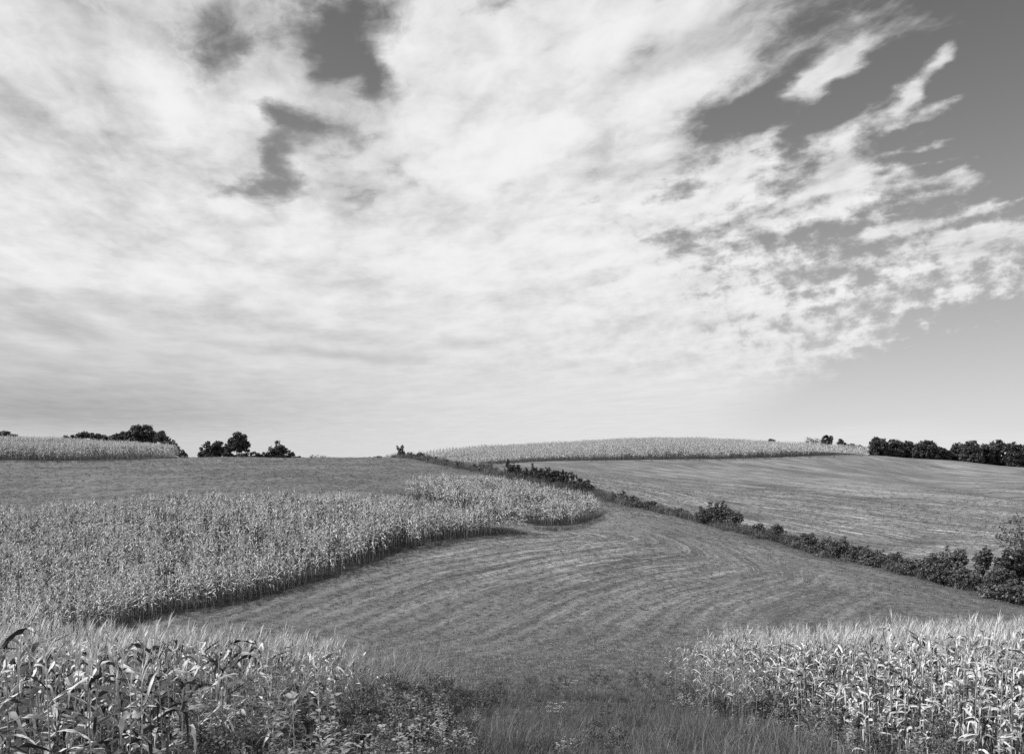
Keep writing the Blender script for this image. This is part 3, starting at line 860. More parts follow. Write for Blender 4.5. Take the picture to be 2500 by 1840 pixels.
xx, yy = mown_points(300000, 30, 190, 1.3, False)
scatter('mown_grass', stub, np.stack([xx, yy, height(xx, yy)], -1), rng.random(len(xx)) * 6.28, (0.7 + 0.8 * rng.random(len(xx))) * (0.8 + yy / 170), 0.1, None, 'short regrown grass on the mown rolling field', 'grass')
xx, yy = mown_points(200000, 36, 215, 1.2, True)
scatter('hay_litter', litter, np.stack([xx, yy, height(xx, yy) + 0.01], -1), rng.random(len(xx)) * 6.28, (0.7 + 0.8 * rng.random(len(xx))) * (0.8 + yy / 150), 0.15, None, 'pale dry hay litter lying along the mowing swaths', 'hay litter')

# standing grass of the lane between the two foreground corn stands
lane = [tuft(730 + i, 26, 0.25, 0.62, 0.14, 0.011, M_GRASS, 110, 4, 72) for i in range(6)] + [tuft(740 + i, 10, 0.3, 0.8, 0.2, 0.008, M_FOX, 110, 4, 66) for i in range(2)] + [tuft(745 + i, 20, 0.1, 0.35, 0.2, 0.012, M_MOWN, 120, 3, 50) for i in range(3)]
n = 36000
yy = 3 + 43 * rng.random(n) ** 0.85
xx = (rng.random(n) - 0.5) * 2 * (0.62 * yy + 1)
thin = rng.random(n) < np.where(inside(xx, yy, LEFT_PLOT) | inside(xx, yy, RIGHT_PLOT), 0.08, 1.0) * sstep(40, 26, yy + vnoise(xx, yy, 3, 51) * 10 + vnoise(xx, yy, 8, 54) * 8)
xx, yy = xx[thin], yy[thin]
scatter('lane_grass', lane, np.stack([xx, yy, height(xx, yy)], -1), rng.random(len(xx)) * 6.28, (0.55 + 0.6 * rng.random(len(xx)) + vnoise(xx, yy, 2.5, 52) * 0.7) * (1 - 0.55 * sstep(24, 42, yy)), 0.16, None, 'thick uncut grass of the lane between the foreground corn stands', 'grass')

# tall arching grass growing through the far edge of the foreground corn
fox = [foxtail(760 + i, 9, 1.5, 2.35, 0.25, M_FOX) for i in range(5)]
lx, ly = [], []
for (x0, y0, x1, y1, cnt, w) in [(-20, 26, -5.5, 27, 120, 4.0), (-13, 17, -5, 18, 45, 5.0), (-6.5, 20, -4.0, 29, 90, 2.5), (-5, 13, -2.5, 29, 70, 3.0), (6.2, 22, 7, 35, 40, 2), (7.5, 36.5, 24, 38, 70, 1.6), (8, 30, 20, 33, 30, 3)]:
    t = rng.random(cnt)
    lx.append(x0 + (x1 - x0) * t + rng.normal(size=cnt) * 0.5); ly.append(y0 + (y1 - y0) * t + (rng.random(cnt) - 0.5) * w)
lx, ly = np.concatenate(lx), np.concatenate(ly)
scatter('tall_grass', fox, np.stack([lx, ly, height(lx, ly)], -1), rng.random(len(lx)) * 6.28, 0.95 + 0.3 * rng.random(len(lx)), 0.08, None, 'tall arching seed grass rising above the foreground corn', 'grass')

# rank grass and low scrub along the hedgerow and the plot edges
rank = [tuft(780 + i, 30, 0.35, 0.95, 0.35, 0.022, M_GRASS, 90, 3, 72) for i in range(4)] + [tuft(790 + i, 24, 0.4, 1.0, 0.35, 0.018, M_FOX, 90, 3, 72) for i in range(1)]
hx, hy = [], []
for (ax, ay), (bx, by) in zip(HEDGE[:-1], HEDGE[1:]):
    cnt = int(math.hypot(bx - ax, by - ay) * 16)
    t = rng.random(cnt); off = rng.normal(size=cnt) * 1.15
    l = math.hypot(bx - ax, by - ay); nxn, nyn = -(by - ay) / l, (bx - ax) / l
    hx.append(ax + (bx - ax) * t + nxn * off); hy.append(ay + (by - ay) * t + nyn * off)
hx, hy = np.concatenate(hx), np.concatenate(hy)
scatter('hedgerow_grass', rank, np.stack([hx, hy, height(hx, hy)], -1), rng.random(len(hx)) * 6.28, 0.8 + 0.6 * rng.random(len(hx)), 0.1, None, 'rank uncut grass along the foot of the hedgerow', 'grass')
k_ = rng.random(len(hx)) < 0.16
scatter('hedgerow_weeds', [foxtail(795 + i, 7, 1.0, 1.7, 0.35, M_GRASS if i else M_FOX) for i in range(3)], np.stack([hx[k_], hy[k_], height(hx[k_], hy[k_])], -1), rng.random(int(k_.sum())) * 6.28, 0.8 + 0.5 * rng.random(int(k_.sum())), 0.1, None, 'tall thin weed stalks standing along the hedgerow', 'weeds')
ex, ey = [], []
for pts, cnt in ((MID_EDGE, 330), (plan((1310, 99), (1400, 102), (1480, 108)), 160), (plan((0, 149), (200, 150), (330, 154), (440, 160)), 240), (plan((990, 196), (1060, 203), (1180, 211), (1300, 214), (1900, 214), (2120, 218)), 420)):
    P_ = np.array(pts); seg = rng.integers(0, len(P_) - 1, cnt); t = rng.random(cnt)[:, None]
    q = P_[seg] * (1 - t) + P_[seg + 1] * t
    ex.append(q[:, 0] + rng.normal(size=cnt) * 0.6); ey.append(q[:, 1] - rng.random(cnt) * 1.6)
ex, ey = np.concatenate(ex), np.concatenate(ey)
scatter('field_margin_grass', rank, np.stack([ex, ey, height(ex, ey)], -1), rng.random(len(ex)) * 6.28, 0.3 + 0.4 * rng.random(len(ex)), 0.1, None, 'fringe of uncut grass along the edges of the corn fields', 'grass')

# ------------------------------------------------------------------ foreground weeds
def weed_meshes(seed, kind):
    r = random.Random(seed); st, fo = Geo(), Geo()
    H = 0.95 + 0.45 * r.random()
    n_b = 7 if kind == 'bushy' else 4
    tube(st, [(0, 0, -0.03), (0.02, 0.01, H * 0.5), (0.04 * r.random(), 0.03, H)], [0.010, 0.007, 0.003], 5)
    tips = [(0.03, 0.02, H)]
    for k in range(n_b):
        z = H * (0.25 + 0.6 * k / n_b); an = k * 2.4 + r.random(); L = (0.42 - 0.22 * k / n_b) * (0.8 + 0.4 * r.random())
        tip = (L * math.cos(an), L * math.sin(an), z + L * 0.75)
        tube(st, [(0.01, 0.01, z), (tip[0] * 0.5, tip[1] * 0.5, z + L * 0.3), tip], [0.005, 0.004, 0.002], 4)
        tips.append(tip); tips.append((tip[0] * 0.55, tip[1] * 0.55, z + L * 0.35))
    if kind == 'bushy':
        cs_ = [t for t in tips for _ in range(2)]
        leaf_cloud(fo, r, [(a + r.gauss(0, 0.05), b + r.gauss(0, 0.05), c + r.gauss(0, 0.05)) for a, b, c in cs_], [0.15] * len(cs_), 30, 0.055, None, 0.5)
    else:
        for t in tips:
            for k in range(9):
                M = Matrix.Translation((t[0] + r.gauss(0, 0.05), t[1] + r.gauss(0, 0.05), t[2] - 0.25 * r.random())) @ Matrix.Rotation(r.random() * 6.28, 4, 'Z')
                blade(fo, r, 0.09 + 0.06 * r.random(), 0.05 + 0.035 * r.random(), R(20), R(80 * r.random()), 1.2, r.random() - 0.5, 0.3, 4, 0.2, M, r.random(), 0, False, 0.5)
    mat = {'bushy': M_WEED, 'broad': M_WEED, 'pale': M_WEEDPALE}[kind]
    return st.mesh('weed_stem_mesh', [M_STALK]), fo.mesh('weed_foliage_mesh', [mat], False)
weeds = {k: [weed_meshes(800 + i * 7 + j * 50, k) for i in range(4)] for j, k in enumerate(('bushy', 'broad', 'pale'))}
def weed(x, y, s, kind, label, group, q):
    st, fo = weeds[kind][q % 4]
    root = link('weed_plant', None, None, (x, y, hz1(x, y) - 0.01), (0, 0, q * 1.7), (s, s, s), label, 'weed', group)
    link('stem', st, root); link('foliage', fo, root)
q = 0
spots = []
for k in range(165):                      # between the left corn and the lane
    y = float(np.clip(11.0 + 20 * rng.random() + 1.6 * rng.normal(), 10, 37)); x = -0.8 + 0.35 * rng.normal() - 4.2 * rng.random() ** 1.1 + 0.02 * (y - 20)
    spots.append((x, y, (0.6 + 0.65 * rng.random()) * (0.55 + 0.45 * sstep(-0.9, -2.6, x)), ('bushy', 'broad', 'pale', 'pale', 'bushy')[rng.integers(0, 5)], 'left'))
for k in range(75):                       # at the tip of the right corn
    y = float(np.clip(28 + 5.5 * rng.normal(), 16, 41)); x = 7.1 - 1.1 * abs(rng.normal()) * (0.35 + 0.65 * float(sstep(18, 32, y))) + 0.06 * max(0, y - 34) * rng.normal() * 4
    spots.append((float(x), y, (0.4 + 0.55 * rng.random()) * (0.6 + 0.4 * float(sstep(4.6, 6.4, x))), ('bushy', 'bushy', 'broad', 'pale')[rng.integers(0, 4)], 'right'))
for k in range(45):                       # low weeds scattered in the lane
    y = 15 + 24 * rng.random(); x = -1 + 7 * rng.random()
    spots.append((x, y, 0.25 + 0.35 * rng.random(), ('bushy', 'bushy', 'broad', 'pale')[rng.integers(0, 4)], 'lane'))
wl = {('lane', 'bushy'): ('low dark small-leaved weed in the grassy lane', 'low dark weeds in the lane'), ('lane', 'broad'): ('low dark broad-leaved weed in the grassy lane', 'low broad-leaved weeds in the lane'), ('lane', 'pale'): ('low pale broad-leaved weed in the grassy lane', 'low pale weeds in the lane'),
      ('left', 'bushy'): ('dark small-leaved weed among grass beside the left foreground corn', 'dark weeds beside the left corn'), ('left', 'broad'): ('dark broad-leaved weed among grass beside the left foreground corn', 'broad-leaved weeds beside the left corn'),
      ('left', 'pale'): ('pale broad-leaved weed among grass beside the left foreground corn', 'pale weeds beside the left corn'), ('right', 'bushy'): ('dark small-leaved weed at the edge of the right foreground corn', 'dark weeds beside the right corn'),
      ('right', 'broad'): ('dark broad-leaved weed at the edge of the right foreground corn', 'broad-leaved weeds beside the right corn'), ('right', 'pale'): ('pale broad-leaved weed at the edge of the right foreground corn', 'pale weeds beside the right corn')}
for q, (x, y, s, kd, side) in enumerate(spots):
    weed(x, y, s, kd, wl[(side, kd)][0], wl[(side, kd)][1], q)

# more of the same undergrowth, too tangled to count, in the skirts of the corn
n = 420
yy = 9 + 24 * rng.random(n); xx = np.where(rng.random(n) < 0.62, -1.8 - 5.0 * rng.random(n), 6.6 + 2.2 * rng.random(n) ** 2)
scatter('undergrowth', [w_[1] for kd in ('bushy', 'broad', 'bushy', 'pale') for w_ in weeds[kd][:2]], np.stack([xx, yy, height(xx, yy) - 0.05], -1), rng.random(n) * 6.28, 0.35 + 0.5 * rng.random(n), 0.1, None, 'tangled low undergrowth between the stalks at the corn edges', 'undergrowth')
def flower(px, py, Y, label, seed):
    r = random.Random(seed)
    x, y, _ = at(px, py, Y)
    st, fl = Geo(), Geo()
    for k in range(9):
        tip = Vector((r.gauss(0, 0.22), r.gauss(0, 0.18), 0.55 + 0.3 * r.random()))
        tube(st, [(0, 0, 0), tip * 0.5 + Vector((0, 0, 0.06)), tip], [0.006, 0.004, 0.002], 4)
        for j in range(14):
            a = r.random() * 6.28; q = 0.07 * math.sqrt(r.random())
            blade(fl, r, 0.022, 0.02, R(10), R(20), 1, 0, 0, 1, 0, Matrix.Translation(tip + Vector((q * math.cos(a), q * math.sin(a), 0.01 * r.random()))) @ Matrix.Rotation(a, 4, 'Z'), r.random(), 0, True, 1.0)
    root = link('white_flower', None, None, (x, y, hz1(x, y)), label=label, cat='flower')
    link('stems', st.mesh('flower_stem_mesh', [M_WEED]), root); link('blossoms', fl.mesh('blossom_mesh', [M_BLOOM]), root)
flower(1390, 1700, 31, 'spray of small white flowers in the middle of the grassy lane', 5)
flower(1345, 1778, 22, 'single white flower head low in the lane near the picture bottom', 6)

# ------------------------------------------------------------------ trees and shrubs
def woody(name, label, cat, Y, lobes_px, seed, leaf=0.4, spacing=1.1, n_per=34, mat=None, group=None, trunk_r=0.18, trunks=1, tmat=None, depth=1.0, sink=0.0, dy=0.0, trunk_px=None, outer=0.6, flat=0.35):
    """a tree or shrub whose crown is a set of lobes (column, row, half width, half height) read at distance Y"""
    r = random.Random(seed)
    k = Y / F_PX
    cxp = sum(l[0] * l[2] for l in lobes_px) / sum(l[2] for l in lobes_px) if trunk_px is None else trunk_px
    bx, by, _ = at(cxp, HZ, Y)
    bz = hz1(bx, by) - sink
    lobes = []
    for (px, py, rx, ry) in lobes_px:
        x, y, z = at(px, py, Y)
        lobes.append((x - bx, r.uniform(-0.25, 0.25) * rx * k, z - bz, rx * k, rx * k * depth, ry * k))
    root = link(name, None, None, (bx, by, bz), (0, 0, 0), (1, 1, 1), label, cat, group)
    g = Geo()
    for t in range(trunks):
        a = r.random() * 6.28; o = 0.0 if trunks == 1 else 0.35
        b0 = Vector((o * math.cos(a), o * math.sin(a), -0.15))
        l0 = lobes[t % len(lobes)]
        c0 = Vector(l0[:3])
        mid = b0.lerp(c0, 0.45) + Vector((r.uniform(-.1, .1), r.uniform(-.1, .1), 0)) * l0[3]
        tube(g, [b0, mid, c0], [trunk_r, trunk_r * 0.75, trunk_r * 0.4], 6)
        for q_, l in enumerate(lobes if t == 0 else lobes[:2]):
            for j in range(3):
                u_ = Vector((r.gauss(0, 1), r.gauss(0, 1), r.gauss(0.4, 0.7))).normalized()
                tip = Vector(l[:3]) + Vector((u_.x * l[3], u_.y * l[4], u_.z * l[5])) * 0.8
                s_ = b0.lerp(mid, 0.7 + 0.3 * r.random())
                tube(g, [s_, s_.lerp(tip, 0.5) + Vector((0, 0, 0.08 * l[5])), tip], [trunk_r * 0.42, trunk_r * 0.28, trunk_r * 0.08], 5)
    link('trunk', g.mesh('trunk_mesh', [tmat or M_BARK]), root)
    c = Geo()
    cc, cr = clump_centres(r, lobes, spacing)
    leaf_cloud(c, r, cc, cr, n_per, leaf, None, flat, 0, outer)
    link('crown', c.mesh('crown_mesh', [mat or M_TREE], False), root)
    return root

G_L = 'trees on the left skyline'
D = dict(leaf=0.42, spacing=1.15, n_per=46)
woody('round_tree', 'small round tree top showing over the far left corn strip', 'tree', 225, [(10, 1064, 18, 10), (28, 1068, 12, 7)], 1, group=G_L, **D)
woody('small_tree', 'tiny sapling top, leftmost in the row behind the hilltop corn strip', 'tree', 215, [(161, 1072, 8, 6), (175, 1071, 9, 7)], 2, group=G_L, **D)
woody('bushy_tree', 'low bushy tree behind the hilltop corn, highest of the short row', 'tree', 215, [(200, 1068, 14, 9), (210, 1064, 11, 9), (192, 1072, 9, 7)], 3, group=G_L, **D)
woody('bushy_tree', 'low wide bushy tree behind the corn, just before the great dome', 'tree', 215, [(232, 1068, 13, 9), (248, 1071, 14, 9), (262, 1073, 10, 8)], 4, group=G_L, **D)
woody('spreading_tree', 'low spreading tree tucked against the great dome tree', 'tree', 205, [(290, 1070, 17, 13), (303, 1066, 14, 12), (278, 1075, 12, 9)], 5, group=G_L, **D)
woody('oak_tree', 'great dome shaped oak, largest tree on the left skyline', 'tree', 200, [(346, 1061, 33, 21), (330, 1067, 22, 19), (363, 1067, 19, 17), (345, 1078, 26, 12), (372, 1071, 8, 9)], 6, leaf=0.42, spacing=1.1, n_per=50, group=G_L, trunk_r=0.4)
woody('pointed_tree', 'narrow pointed tree immediately beside the great dome oak', 'tree', 195, [(398, 1064, 14, 12), (396, 1073, 15, 10), (405, 1079, 12, 9)], 7, group=G_L, **D)
woody('leaning_shrub', 'shrub sloping down from the pointed tree at the corn strip end', 'shrub', 188, [(413, 1082, 11, 8), (424, 1092, 10, 9), (430, 1099, 6, 7)], 8, leaf=0.35, spacing=0.9, n_per=51, group=G_L)
woody('small_shrub', 'small shrub on the crest past the end of the corn strip', 'shrub', 172, [(439, 1105, 9, 8), (449, 1112, 7, 5)], 9, leaf=0.3, spacing=0.8, n_per=45, group=G_L)
woody('dense_tree', 'dense low domed dark tree beside the tall pale trunked one', 'tree', 182, [(520, 1098, 24, 21), (503, 1106, 17, 13), (537, 1099, 18, 20), (491, 1111, 9, 7), (526, 1110, 25, 12)], 10, leaf=0.36, spacing=1.0, n_per=54, group=G_L, trunk_r=0.2, sink=0.3)
woody('tall_tree', 'tall tree with pale bare lower trunks on the left skyline', 'tree', 176, [(581, 1074, 20, 17), (573, 1083, 17, 15), (594, 1080, 15, 16), (600, 1094, 9, 8), (562, 1090, 12, 11), (585, 1092, 14, 8)], 11, leaf=0.32, spacing=0.95, n_per=51, group=G_L, trunk_r=0.13, trunks=3, tmat=M_PALEBARK, outer=0.5)
woody('thicket_shrub', 'shrub filling the gap beneath the tall pale trunked tree', 'shrub', 178, [(555, 1107, 14, 11), (585, 1112, 11, 6), (601, 1113, 6, 5)], 12, leaf=0.3, spacing=0.85, n_per=51, group=G_L)
woody('low_shrub', 'low loose shrub between the two skyline tree clumps', 'shrub', 176, [(621, 1112, 11, 8), (632, 1115, 8, 6)], 13, leaf=0.28, spacing=0.8, n_per=39, group=G_L)
woody('low_shrub', 'low shrub at the foot of the lone pyramid shaped tree', 'shrub', 178, [(650, 1112, 11, 9), (661, 1112, 9, 8)], 14, leaf=0.28, spacing=0.8, n_per=45, group=G_L)
woody('pyramid_tree', 'lone pyramid shaped tree standing on the open crest', 'tree', 178, [(681, 1092, 14, 13), (675, 1103, 16, 13), (688, 1104, 11, 14), (679, 1114, 18, 8)], 15, leaf=0.32, spacing=0.95, n_per=54, group=G_L, sink=0.2)
woody('round_shrub', 'round shrub right after the pyramid shaped tree', 'shrub', 178, [(709, 1109, 9, 9), (704, 1115, 7, 6)], 16, leaf=0.28, spacing=0.8, n_per=42, group=G_L)
woody('flat_shrub', 'flat low shrub ending the row past the pyramid tree', 'shrub', 178, [(723, 1118, 8, 4), (732, 1118, 6, 3)], 17, leaf=0.25, spacing=0.7, n_per=42, group=G_L)
woody('pale_shrub', 'pale thin shrub on the bare crest, wider of the faint pair', 'shrub', 185, [(768, 1116, 9, 6), (760, 1118, 6, 4)], 18, leaf=0.28, spacing=1.0, n_per=12, mat=M_SHRUB, group=G_L)
woody('pale_shrub', 'pale thin shrub on the bare crest, smaller of the faint pair', 'shrub', 185, [(790, 1117, 8, 4)], 19, leaf=0.28, spacing=0.9, n_per=14, mat=M_SHRUB, group=G_L)
woody('distant_scrub', 'sliver of distant scrub just above the bare crest line', 'shrub', 190, [(905, 1119, 10, 4), (925, 1118, 14, 4)], 20, leaf=0.28, spacing=0.8, n_per=22, mat=M_SHRUB, group=G_L)

G_R = 'trees and shrubs behind the far right corn'
woody('lone_shrub', 'lone tiny shrub poking above the far corn crest', 'shrub', 300, [(1883, 1078, 8, 5), (1879, 1074, 4, 3)], 31, leaf=0.4, spacing=1.0, n_per=26, group=G_R)
woody('pale_shrub', 'wide pale leaved shrub on the far corn crest', 'shrub', 300, [(1972, 1078, 13, 9), (1992, 1080, 12, 8)], 32, leaf=0.4, spacing=1.3, n_per=16, mat=M_PALELEAF, group=G_R)
woody('upright_tree', 'dark upright tree above the far corn crest', 'tree', 295, [(2016, 1073, 9, 10), (2026, 1074, 7, 9), (2019, 1082, 12, 8)], 33, leaf=0.42, spacing=1.1, n_per=34, group=G_R)
woody('small_tree', 'small round dark tree between the upright tree and the woods', 'tree', 290, [(2055, 1079, 9, 8), (2056, 1085, 8, 6)], 34, leaf=0.42, spacing=1.1, n_per=34, group=G_R)
woody('low_scrub', 'low dark scrub running along the corn to the woods', 'shrub', 265, [(2078, 1090, 12, 6), (2096, 1093, 11, 6), (2112, 1097, 9, 6)], 35, leaf=0.38, spacing=1.0, n_per=30, group=G_R)
WOODS = [(2147, 1096, 20, 24, 2140, 1078, 11, 8, 'first tree of the dark woods, standing next to the far corn'), (2185, 1096, 18, 22, 2186, 1080, 10, 7, 'second tree of the dark woods with a flat round top'),
         (2216, 1102, 20, 20, 2212, 1088, 13, 7, 'third tree of the dark woods, lower and paler than its neighbours'), (2260, 1101, 23, 23, 2267, 1086, 10, 8, 'fourth tree of the dark woods, peaked, before the notch'),
         (2299, 1112, 15, 20, 2304, 1098, 9, 7, 'low fifth tree beside the notch in the dark woods'), (2336, 1111, 18, 26, 2341, 1092, 10, 7, 'tree just past the notch in the dark woods'),
         (2371, 1110, 20, 31, 2370, 1086, 13, 8, 'flat topped tree, highest past the notch in the dark woods'), (2401, 1118, 17, 29, 2400, 1096, 12, 8, 'tree in a dip of the dark woods, past the flat topped one'),
         (2437, 1114, 22, 34, 2436, 1088, 11, 9, 'peaked pale topped tree near the end of the dark woods'), (2473, 1119, 18, 34, 2472, 1092, 12, 8, 'broad dark tree, last but one in the woods'),
         (2503, 1122, 18, 34, 2500, 1097, 12, 9, 'last dark tree of the woods, cut by the picture edge')]
for i, (px, py, rx, ry, qx, qy, qr, qs, lab) in enumerate(WOODS):
    rx, ry, qr, qs = rx * 1.12, ry * 1.06, qr * 1.25, qs * 1.2
    woody('woodland_tree', lab, 'tree', 232 + 3 * (i % 3), [(px, py, rx, ry), (qx, qy, qr, qs), (px - rx * 0.45, py + ry * 0.25, rx * 0.7, ry * 0.75), (px + rx * 0.45, py + ry * 0.2, rx * 0.65, ry * 0.8), (px, py + ry * 0.6, rx * 0.95, ry * 0.5)],
          60 + i, leaf=0.45, spacing=1.15, n_per=34, group='trees of the dark woods', trunk_r=0.25, sink=0.2)

G_H = 'shrubs of the hedgerow'
HS = [  # column, row of middle, half width, half height, distance, look
    (983, 1106, 9, 13, 168, 'upright little tree crowning the top of the hedgerow', 'tree'), (1003, 1114, 9, 8, 166, 'low shrub beside the upright tree at the hedgerow top', ''), (1022, 1117, 13, 9, 163, 'rounded shrub at the start of the hedgerow by the far corn', ''),
    (1050, 1122, 16, 9, 160, 'wide low shrub where the hedgerow leaves the far corn', ''), (1085, 1130, 16, 8, 157, 'grassy low shrub high on the hedgerow', ''), (1122, 1136, 14, 7, 152, 'flat shrub just above the dark round one in the hedgerow', ''),
    (1169, 1140, 19, 11, 149, 'dark round shrub standing apart high on the hedgerow', ''), (1212, 1151, 11, 8, 146, 'small shrub between the round and the tall one', ''), (1247, 1149, 20, 20, 144, 'tall dark bush, first of the big clump in the hedgerow', ''),
    (1285, 1160, 18, 18, 141, 'second bush of the big dark hedgerow clump', ''), (1318, 1167, 19, 22, 139, 'third bush of the big dark hedgerow clump', ''), (1350, 1174, 20, 24, 136, 'fourth bush of the clump, with upright shoots', ''),
    (1384, 1183, 18, 22, 134, 'fifth bush of the big dark hedgerow clump', ''), (1425, 1190, 24, 24, 131, 'last bush at the lower end of the big clump', ''), (1497, 1212, 20, 16, 125, 'dark spiky shrub alone just below the big clump', ''),
    (1532, 1223, 18, 12, 123, 'low shrub following the spiky one down the hedgerow', ''), (1570, 1235, 20, 9, 120, 'low scrubby growth in the thin grassy stretch of hedgerow, upper', ''), (1640, 1255, 26, 10, 117, 'low scrubby growth in the thin grassy stretch of hedgerow, lower', ''),
    (1738, 1264, 28, 27, 112, 'large leafy lone shrub on the open hedgerow stretch, bigger of two', ''), (1784, 1273, 24, 24, 111, 'leafy shrub adjoining the large lone one, downhill side', ''),
    (1855, 1295, 22, 16, 107, 'first bush of the long continuous lower hedge', ''), (1895, 1304, 24, 17, 105, 'second bush of the long lower hedge', ''), (1935, 1314, 24, 17, 103, 'third bush of the long lower hedge', ''),
    (1975, 1323, 24, 17, 101, 'fourth bush of the long lower hedge', ''), (2015, 1332, 24, 18, 99, 'fifth bush of the long lower hedge', ''), (2055, 1342, 24, 18, 97, 'sixth bush of the long lower hedge', ''), (2095, 1350, 24, 19, 95, 'seventh bush of the long lower hedge', ''),
    (2135, 1359, 25, 20, 94, 'eighth bush of the long lower hedge', ''), (2178, 1367, 26, 21, 92, 'ninth bush of the long lower hedge', ''), (2222, 1376, 28, 22, 90, 'tenth bush of the long lower hedge', ''), (2268, 1388, 30, 25, 88, 'eleventh bush of the lower hedge, beneath the arched bush', ''),
    (2328, 1368, 26, 27, 88, 'rounded arching bush rising above the lower hedge', ''), (2318, 1402, 30, 24, 86, 'bush in front of the arching one at the hedge foot', ''), (2372, 1408, 34, 30, 85, 'broad leafy bush below the dead tree', ''),
    (2405, 1366, 27, 34, 86, 'dark vine covered bush around the base of the dead tree', ''), (2430, 1425, 34, 30, 83, 'low leafy bush near the picture edge under the loose tree', ''), (2485, 1440, 36, 30, 81, 'last bush of the lower hedge, cut by the picture edge', '')]
for i, (px, py, rx, ry, Y, lab, ct) in enumerate(HS):
    r_ = random.Random(900 + i)
    if 8 <= i <= 13:
        rx, ry = rx * 1.2, ry * 1.25
    v_ = r_.uniform(0.62, 1.15) if i > 19 else r_.uniform(0.85, 1.12)
    px += r_.uniform(-8, 8)
    rx, ry, py = rx * 1.12 * r_.uniform(0.8, 1.3), ry * 1.1 * v_, py - ry * ((0.10 if i < 8 or i > 14 else -0.05) - (1 - v_))
    lb = [(px, py + ry * 0.15, rx * 0.75, ry * 0.75)] + [(px + r_.uniform(-.75, .75) * rx, py + r_.uniform(-0.5, 0.6) * ry, rx * r_.uniform(0.25, 0.55), ry * r_.uniform(0.3, 0.6)) for _ in range(6)]
    lb += [(px + r_.uniform(-.8, .8) * rx, py - ry * r_.uniform(0.35, 0.8), rx * 0.16, ry * r_.uniform(0.3, 0.5)) for _ in range(4)]
    big = ry >= 18
    woody('hedge_shrub' if not ct else 'hedge_tree', lab, ct or 'shrub', Y, lb, 900 + i, leaf=0.16 if Y < 118 else 0.2, spacing=0.46 if Y < 118 else 0.52, n_per=20, mat=M_TREE if (8 <= i <= 14 and big) else M_SHRUB, group=G_H, trunk_r=0.05, trunks=2, outer=0.3, flat=0.25)

# brambles and scrub knitting the hedge together
br = []
for i in range(4):
    r_ = random.Random(1500 + i); g = Geo()
    cs_ = [(r_.gauss(0, 0.38), r_.gauss(0, 0.38), abs(r_.gauss(0.3, 0.25))) for _ in range(16)]
    leaf_cloud(g, r_, cs_, [0.26] * 16, 16, 0.15, None, 0.3, 0, 0.3)
    for k in range(6):
        a_ = r_.random() * 6.28
        blade(g, r_, 0.9 + 0.5 * r_.random(), 0.016, R(70), R(90 * r_.random()), 2, 0, 0, 4, 0, Matrix.Rotation(a_, 4, 'Z'), r_.random(), 0, True, 1.0)
    br.append(g.mesh('bramble_mesh', [M_SHRUB], False))
bx_, by_ = [], []
for (ax, ay), (bx, by) in zip(HEDGE[4:-1], HEDGE[5:]):
    l = math.hypot(bx - ax, by - ay); cnt = int(l * 7)
    t = rng.random(cnt); off = rng.normal(size=cnt) * 0.9
    bx_.append(ax + (bx - ax) * t - (by - ay) / l * off); by_.append(ay + (by - ay) * t + (bx - ax) / l * off)
bx_, by_ = np.concatenate(bx_), np.concatenate(by_)
scatter('hedgerow_bramble', br, np.stack([bx_, by_, height(bx_, by_) - 0.05], -1), rng.random(len(bx_)) * 6.28, (0.55 + 0.75 * rng.random(len(bx_))) * (0.7 + 0.5 * sstep(20, 45, bx_)), 0.1, None, 'tangled bramble scrub filling the hedgerow between its shrubs', 'bramble')

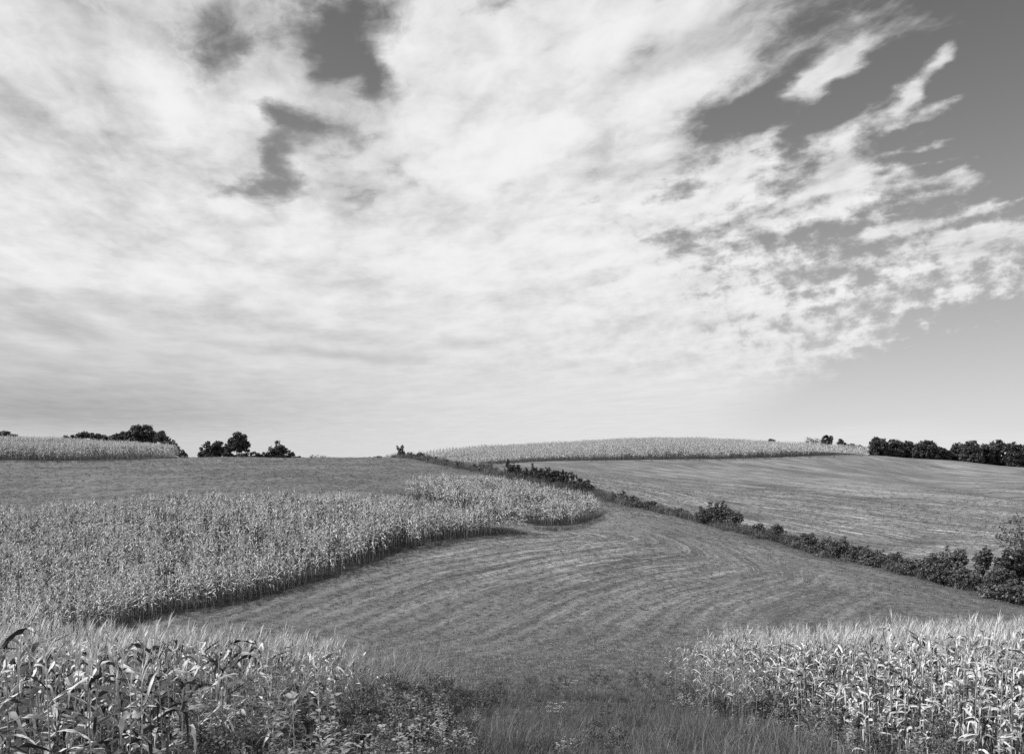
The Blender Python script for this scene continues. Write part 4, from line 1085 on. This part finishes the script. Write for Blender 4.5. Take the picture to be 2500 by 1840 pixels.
# loose tree at the right edge and the bare dead tree before it
woody('loose_tree', 'loose open leafed tree leaning in at the right picture edge', 'tree', 84, [(2490, 1300, 36, 34), (2462, 1318, 24, 26), (2505, 1345, 36, 40), (2450, 1285, 12, 12), (2478, 1265, 16, 14)], 971, leaf=0.17, spacing=0.7, n_per=11, mat=M_SHRUB, trunk_r=0.07, outer=0.25, trunk_px=2515)
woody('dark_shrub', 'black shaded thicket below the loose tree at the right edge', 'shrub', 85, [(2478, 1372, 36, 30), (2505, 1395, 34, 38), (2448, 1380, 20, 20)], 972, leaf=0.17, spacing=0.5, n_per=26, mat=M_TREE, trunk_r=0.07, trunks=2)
def dead_tree(name, label, Y, stems, seed):
    r = random.Random(seed)
    bx, by, _ = at(stems[0][0][0], HZ, Y); bz = hz1(bx, by)
    root = link(name, None, None, (bx, by, bz), label=label, cat='tree')
    def loc(p):
        x, y, z = at(p[0], p[1], Y); return Vector((x - bx, y - by + r.uniform(-.1, .1), z - bz))
    tr, br = Geo(), Geo()
    for i, s in enumerate(stems):
        pts = [loc(p) for p in s]
        if i == 0:
            pts = [Vector((0, 0, -0.1))] + pts
        w = 0.055 if i == 0 else 0.034
        tube(tr if i == 0 else br, pts, [w * (1 - 0.75 * k / (len(pts) - 1)) for k in range(len(pts))], 6)
        for k in range(16):
            t = 0.35 + 0.65 * r.random(); j = min(int(t * (len(pts) - 1)), len(pts) - 2)
            a = pts[j].lerp(pts[j + 1], r.random())
            b = a + Vector((r.gauss(0, 0.45), r.gauss(0, 0.35), 0.45 + 0.45 * r.random()))
            tube(br, [a, a.lerp(b, 0.5) + Vector((r.gauss(0, .05), r.gauss(0, .05), 0)), b], [0.012, 0.008, 0.003], 4)
    link('trunk', tr.mesh('dead_trunk_mesh', [M_PALEBARK]), root); link('branches', br.mesh('dead_branch_mesh', [M_PALEBARK]), root)
dead_tree('dead_tree', 'bare pale dead tree forking upward above the lower hedge', 88.5, [[(2397, 1340), (2402, 1300), (2407, 1270), (2403, 1240)], [(2405, 1290), (2416, 1265), (2420, 1240)], [(2403, 1300), (2397, 1280), (2392, 1262)]], 41)
dead_tree('leaning_dead_branch', 'pale dead limb slanting from the hedge toward the loose tree', 87.5, [[(2408, 1336), (2435, 1310), (2455, 1290), (2470, 1265)]], 42)

# a dark boulder in the grass at the head of the lower hedge
g = Geo(); bm = bmesh.new(); bmesh.ops.create_icosphere(bm, subdivisions=3, radius=1.0)
for v in bm.verts:
    v.co *= 1 + 0.18 * math.sin(v.co.x * 4.1 + 1) * math.cos(v.co.y * 3.3) + 0.1 * math.sin(v.co.z * 7)
    v.co.x *= 0.42; v.co.y *= 0.35; v.co.z *= 0.26
mb = bpy.data.meshes.new('boulder_mesh'); bm.to_mesh(mb); bm.free(); mb.materials.append(M_STONE)
for p in mb.polygons: p.use_smooth = True
x, y, z = at(1853, 1317, 104.5)
link('boulder', mb, None, (x, y, hz1(x, y) + 0.12), label='dark boulder in the grass at the head of the lower hedge', cat='boulder')
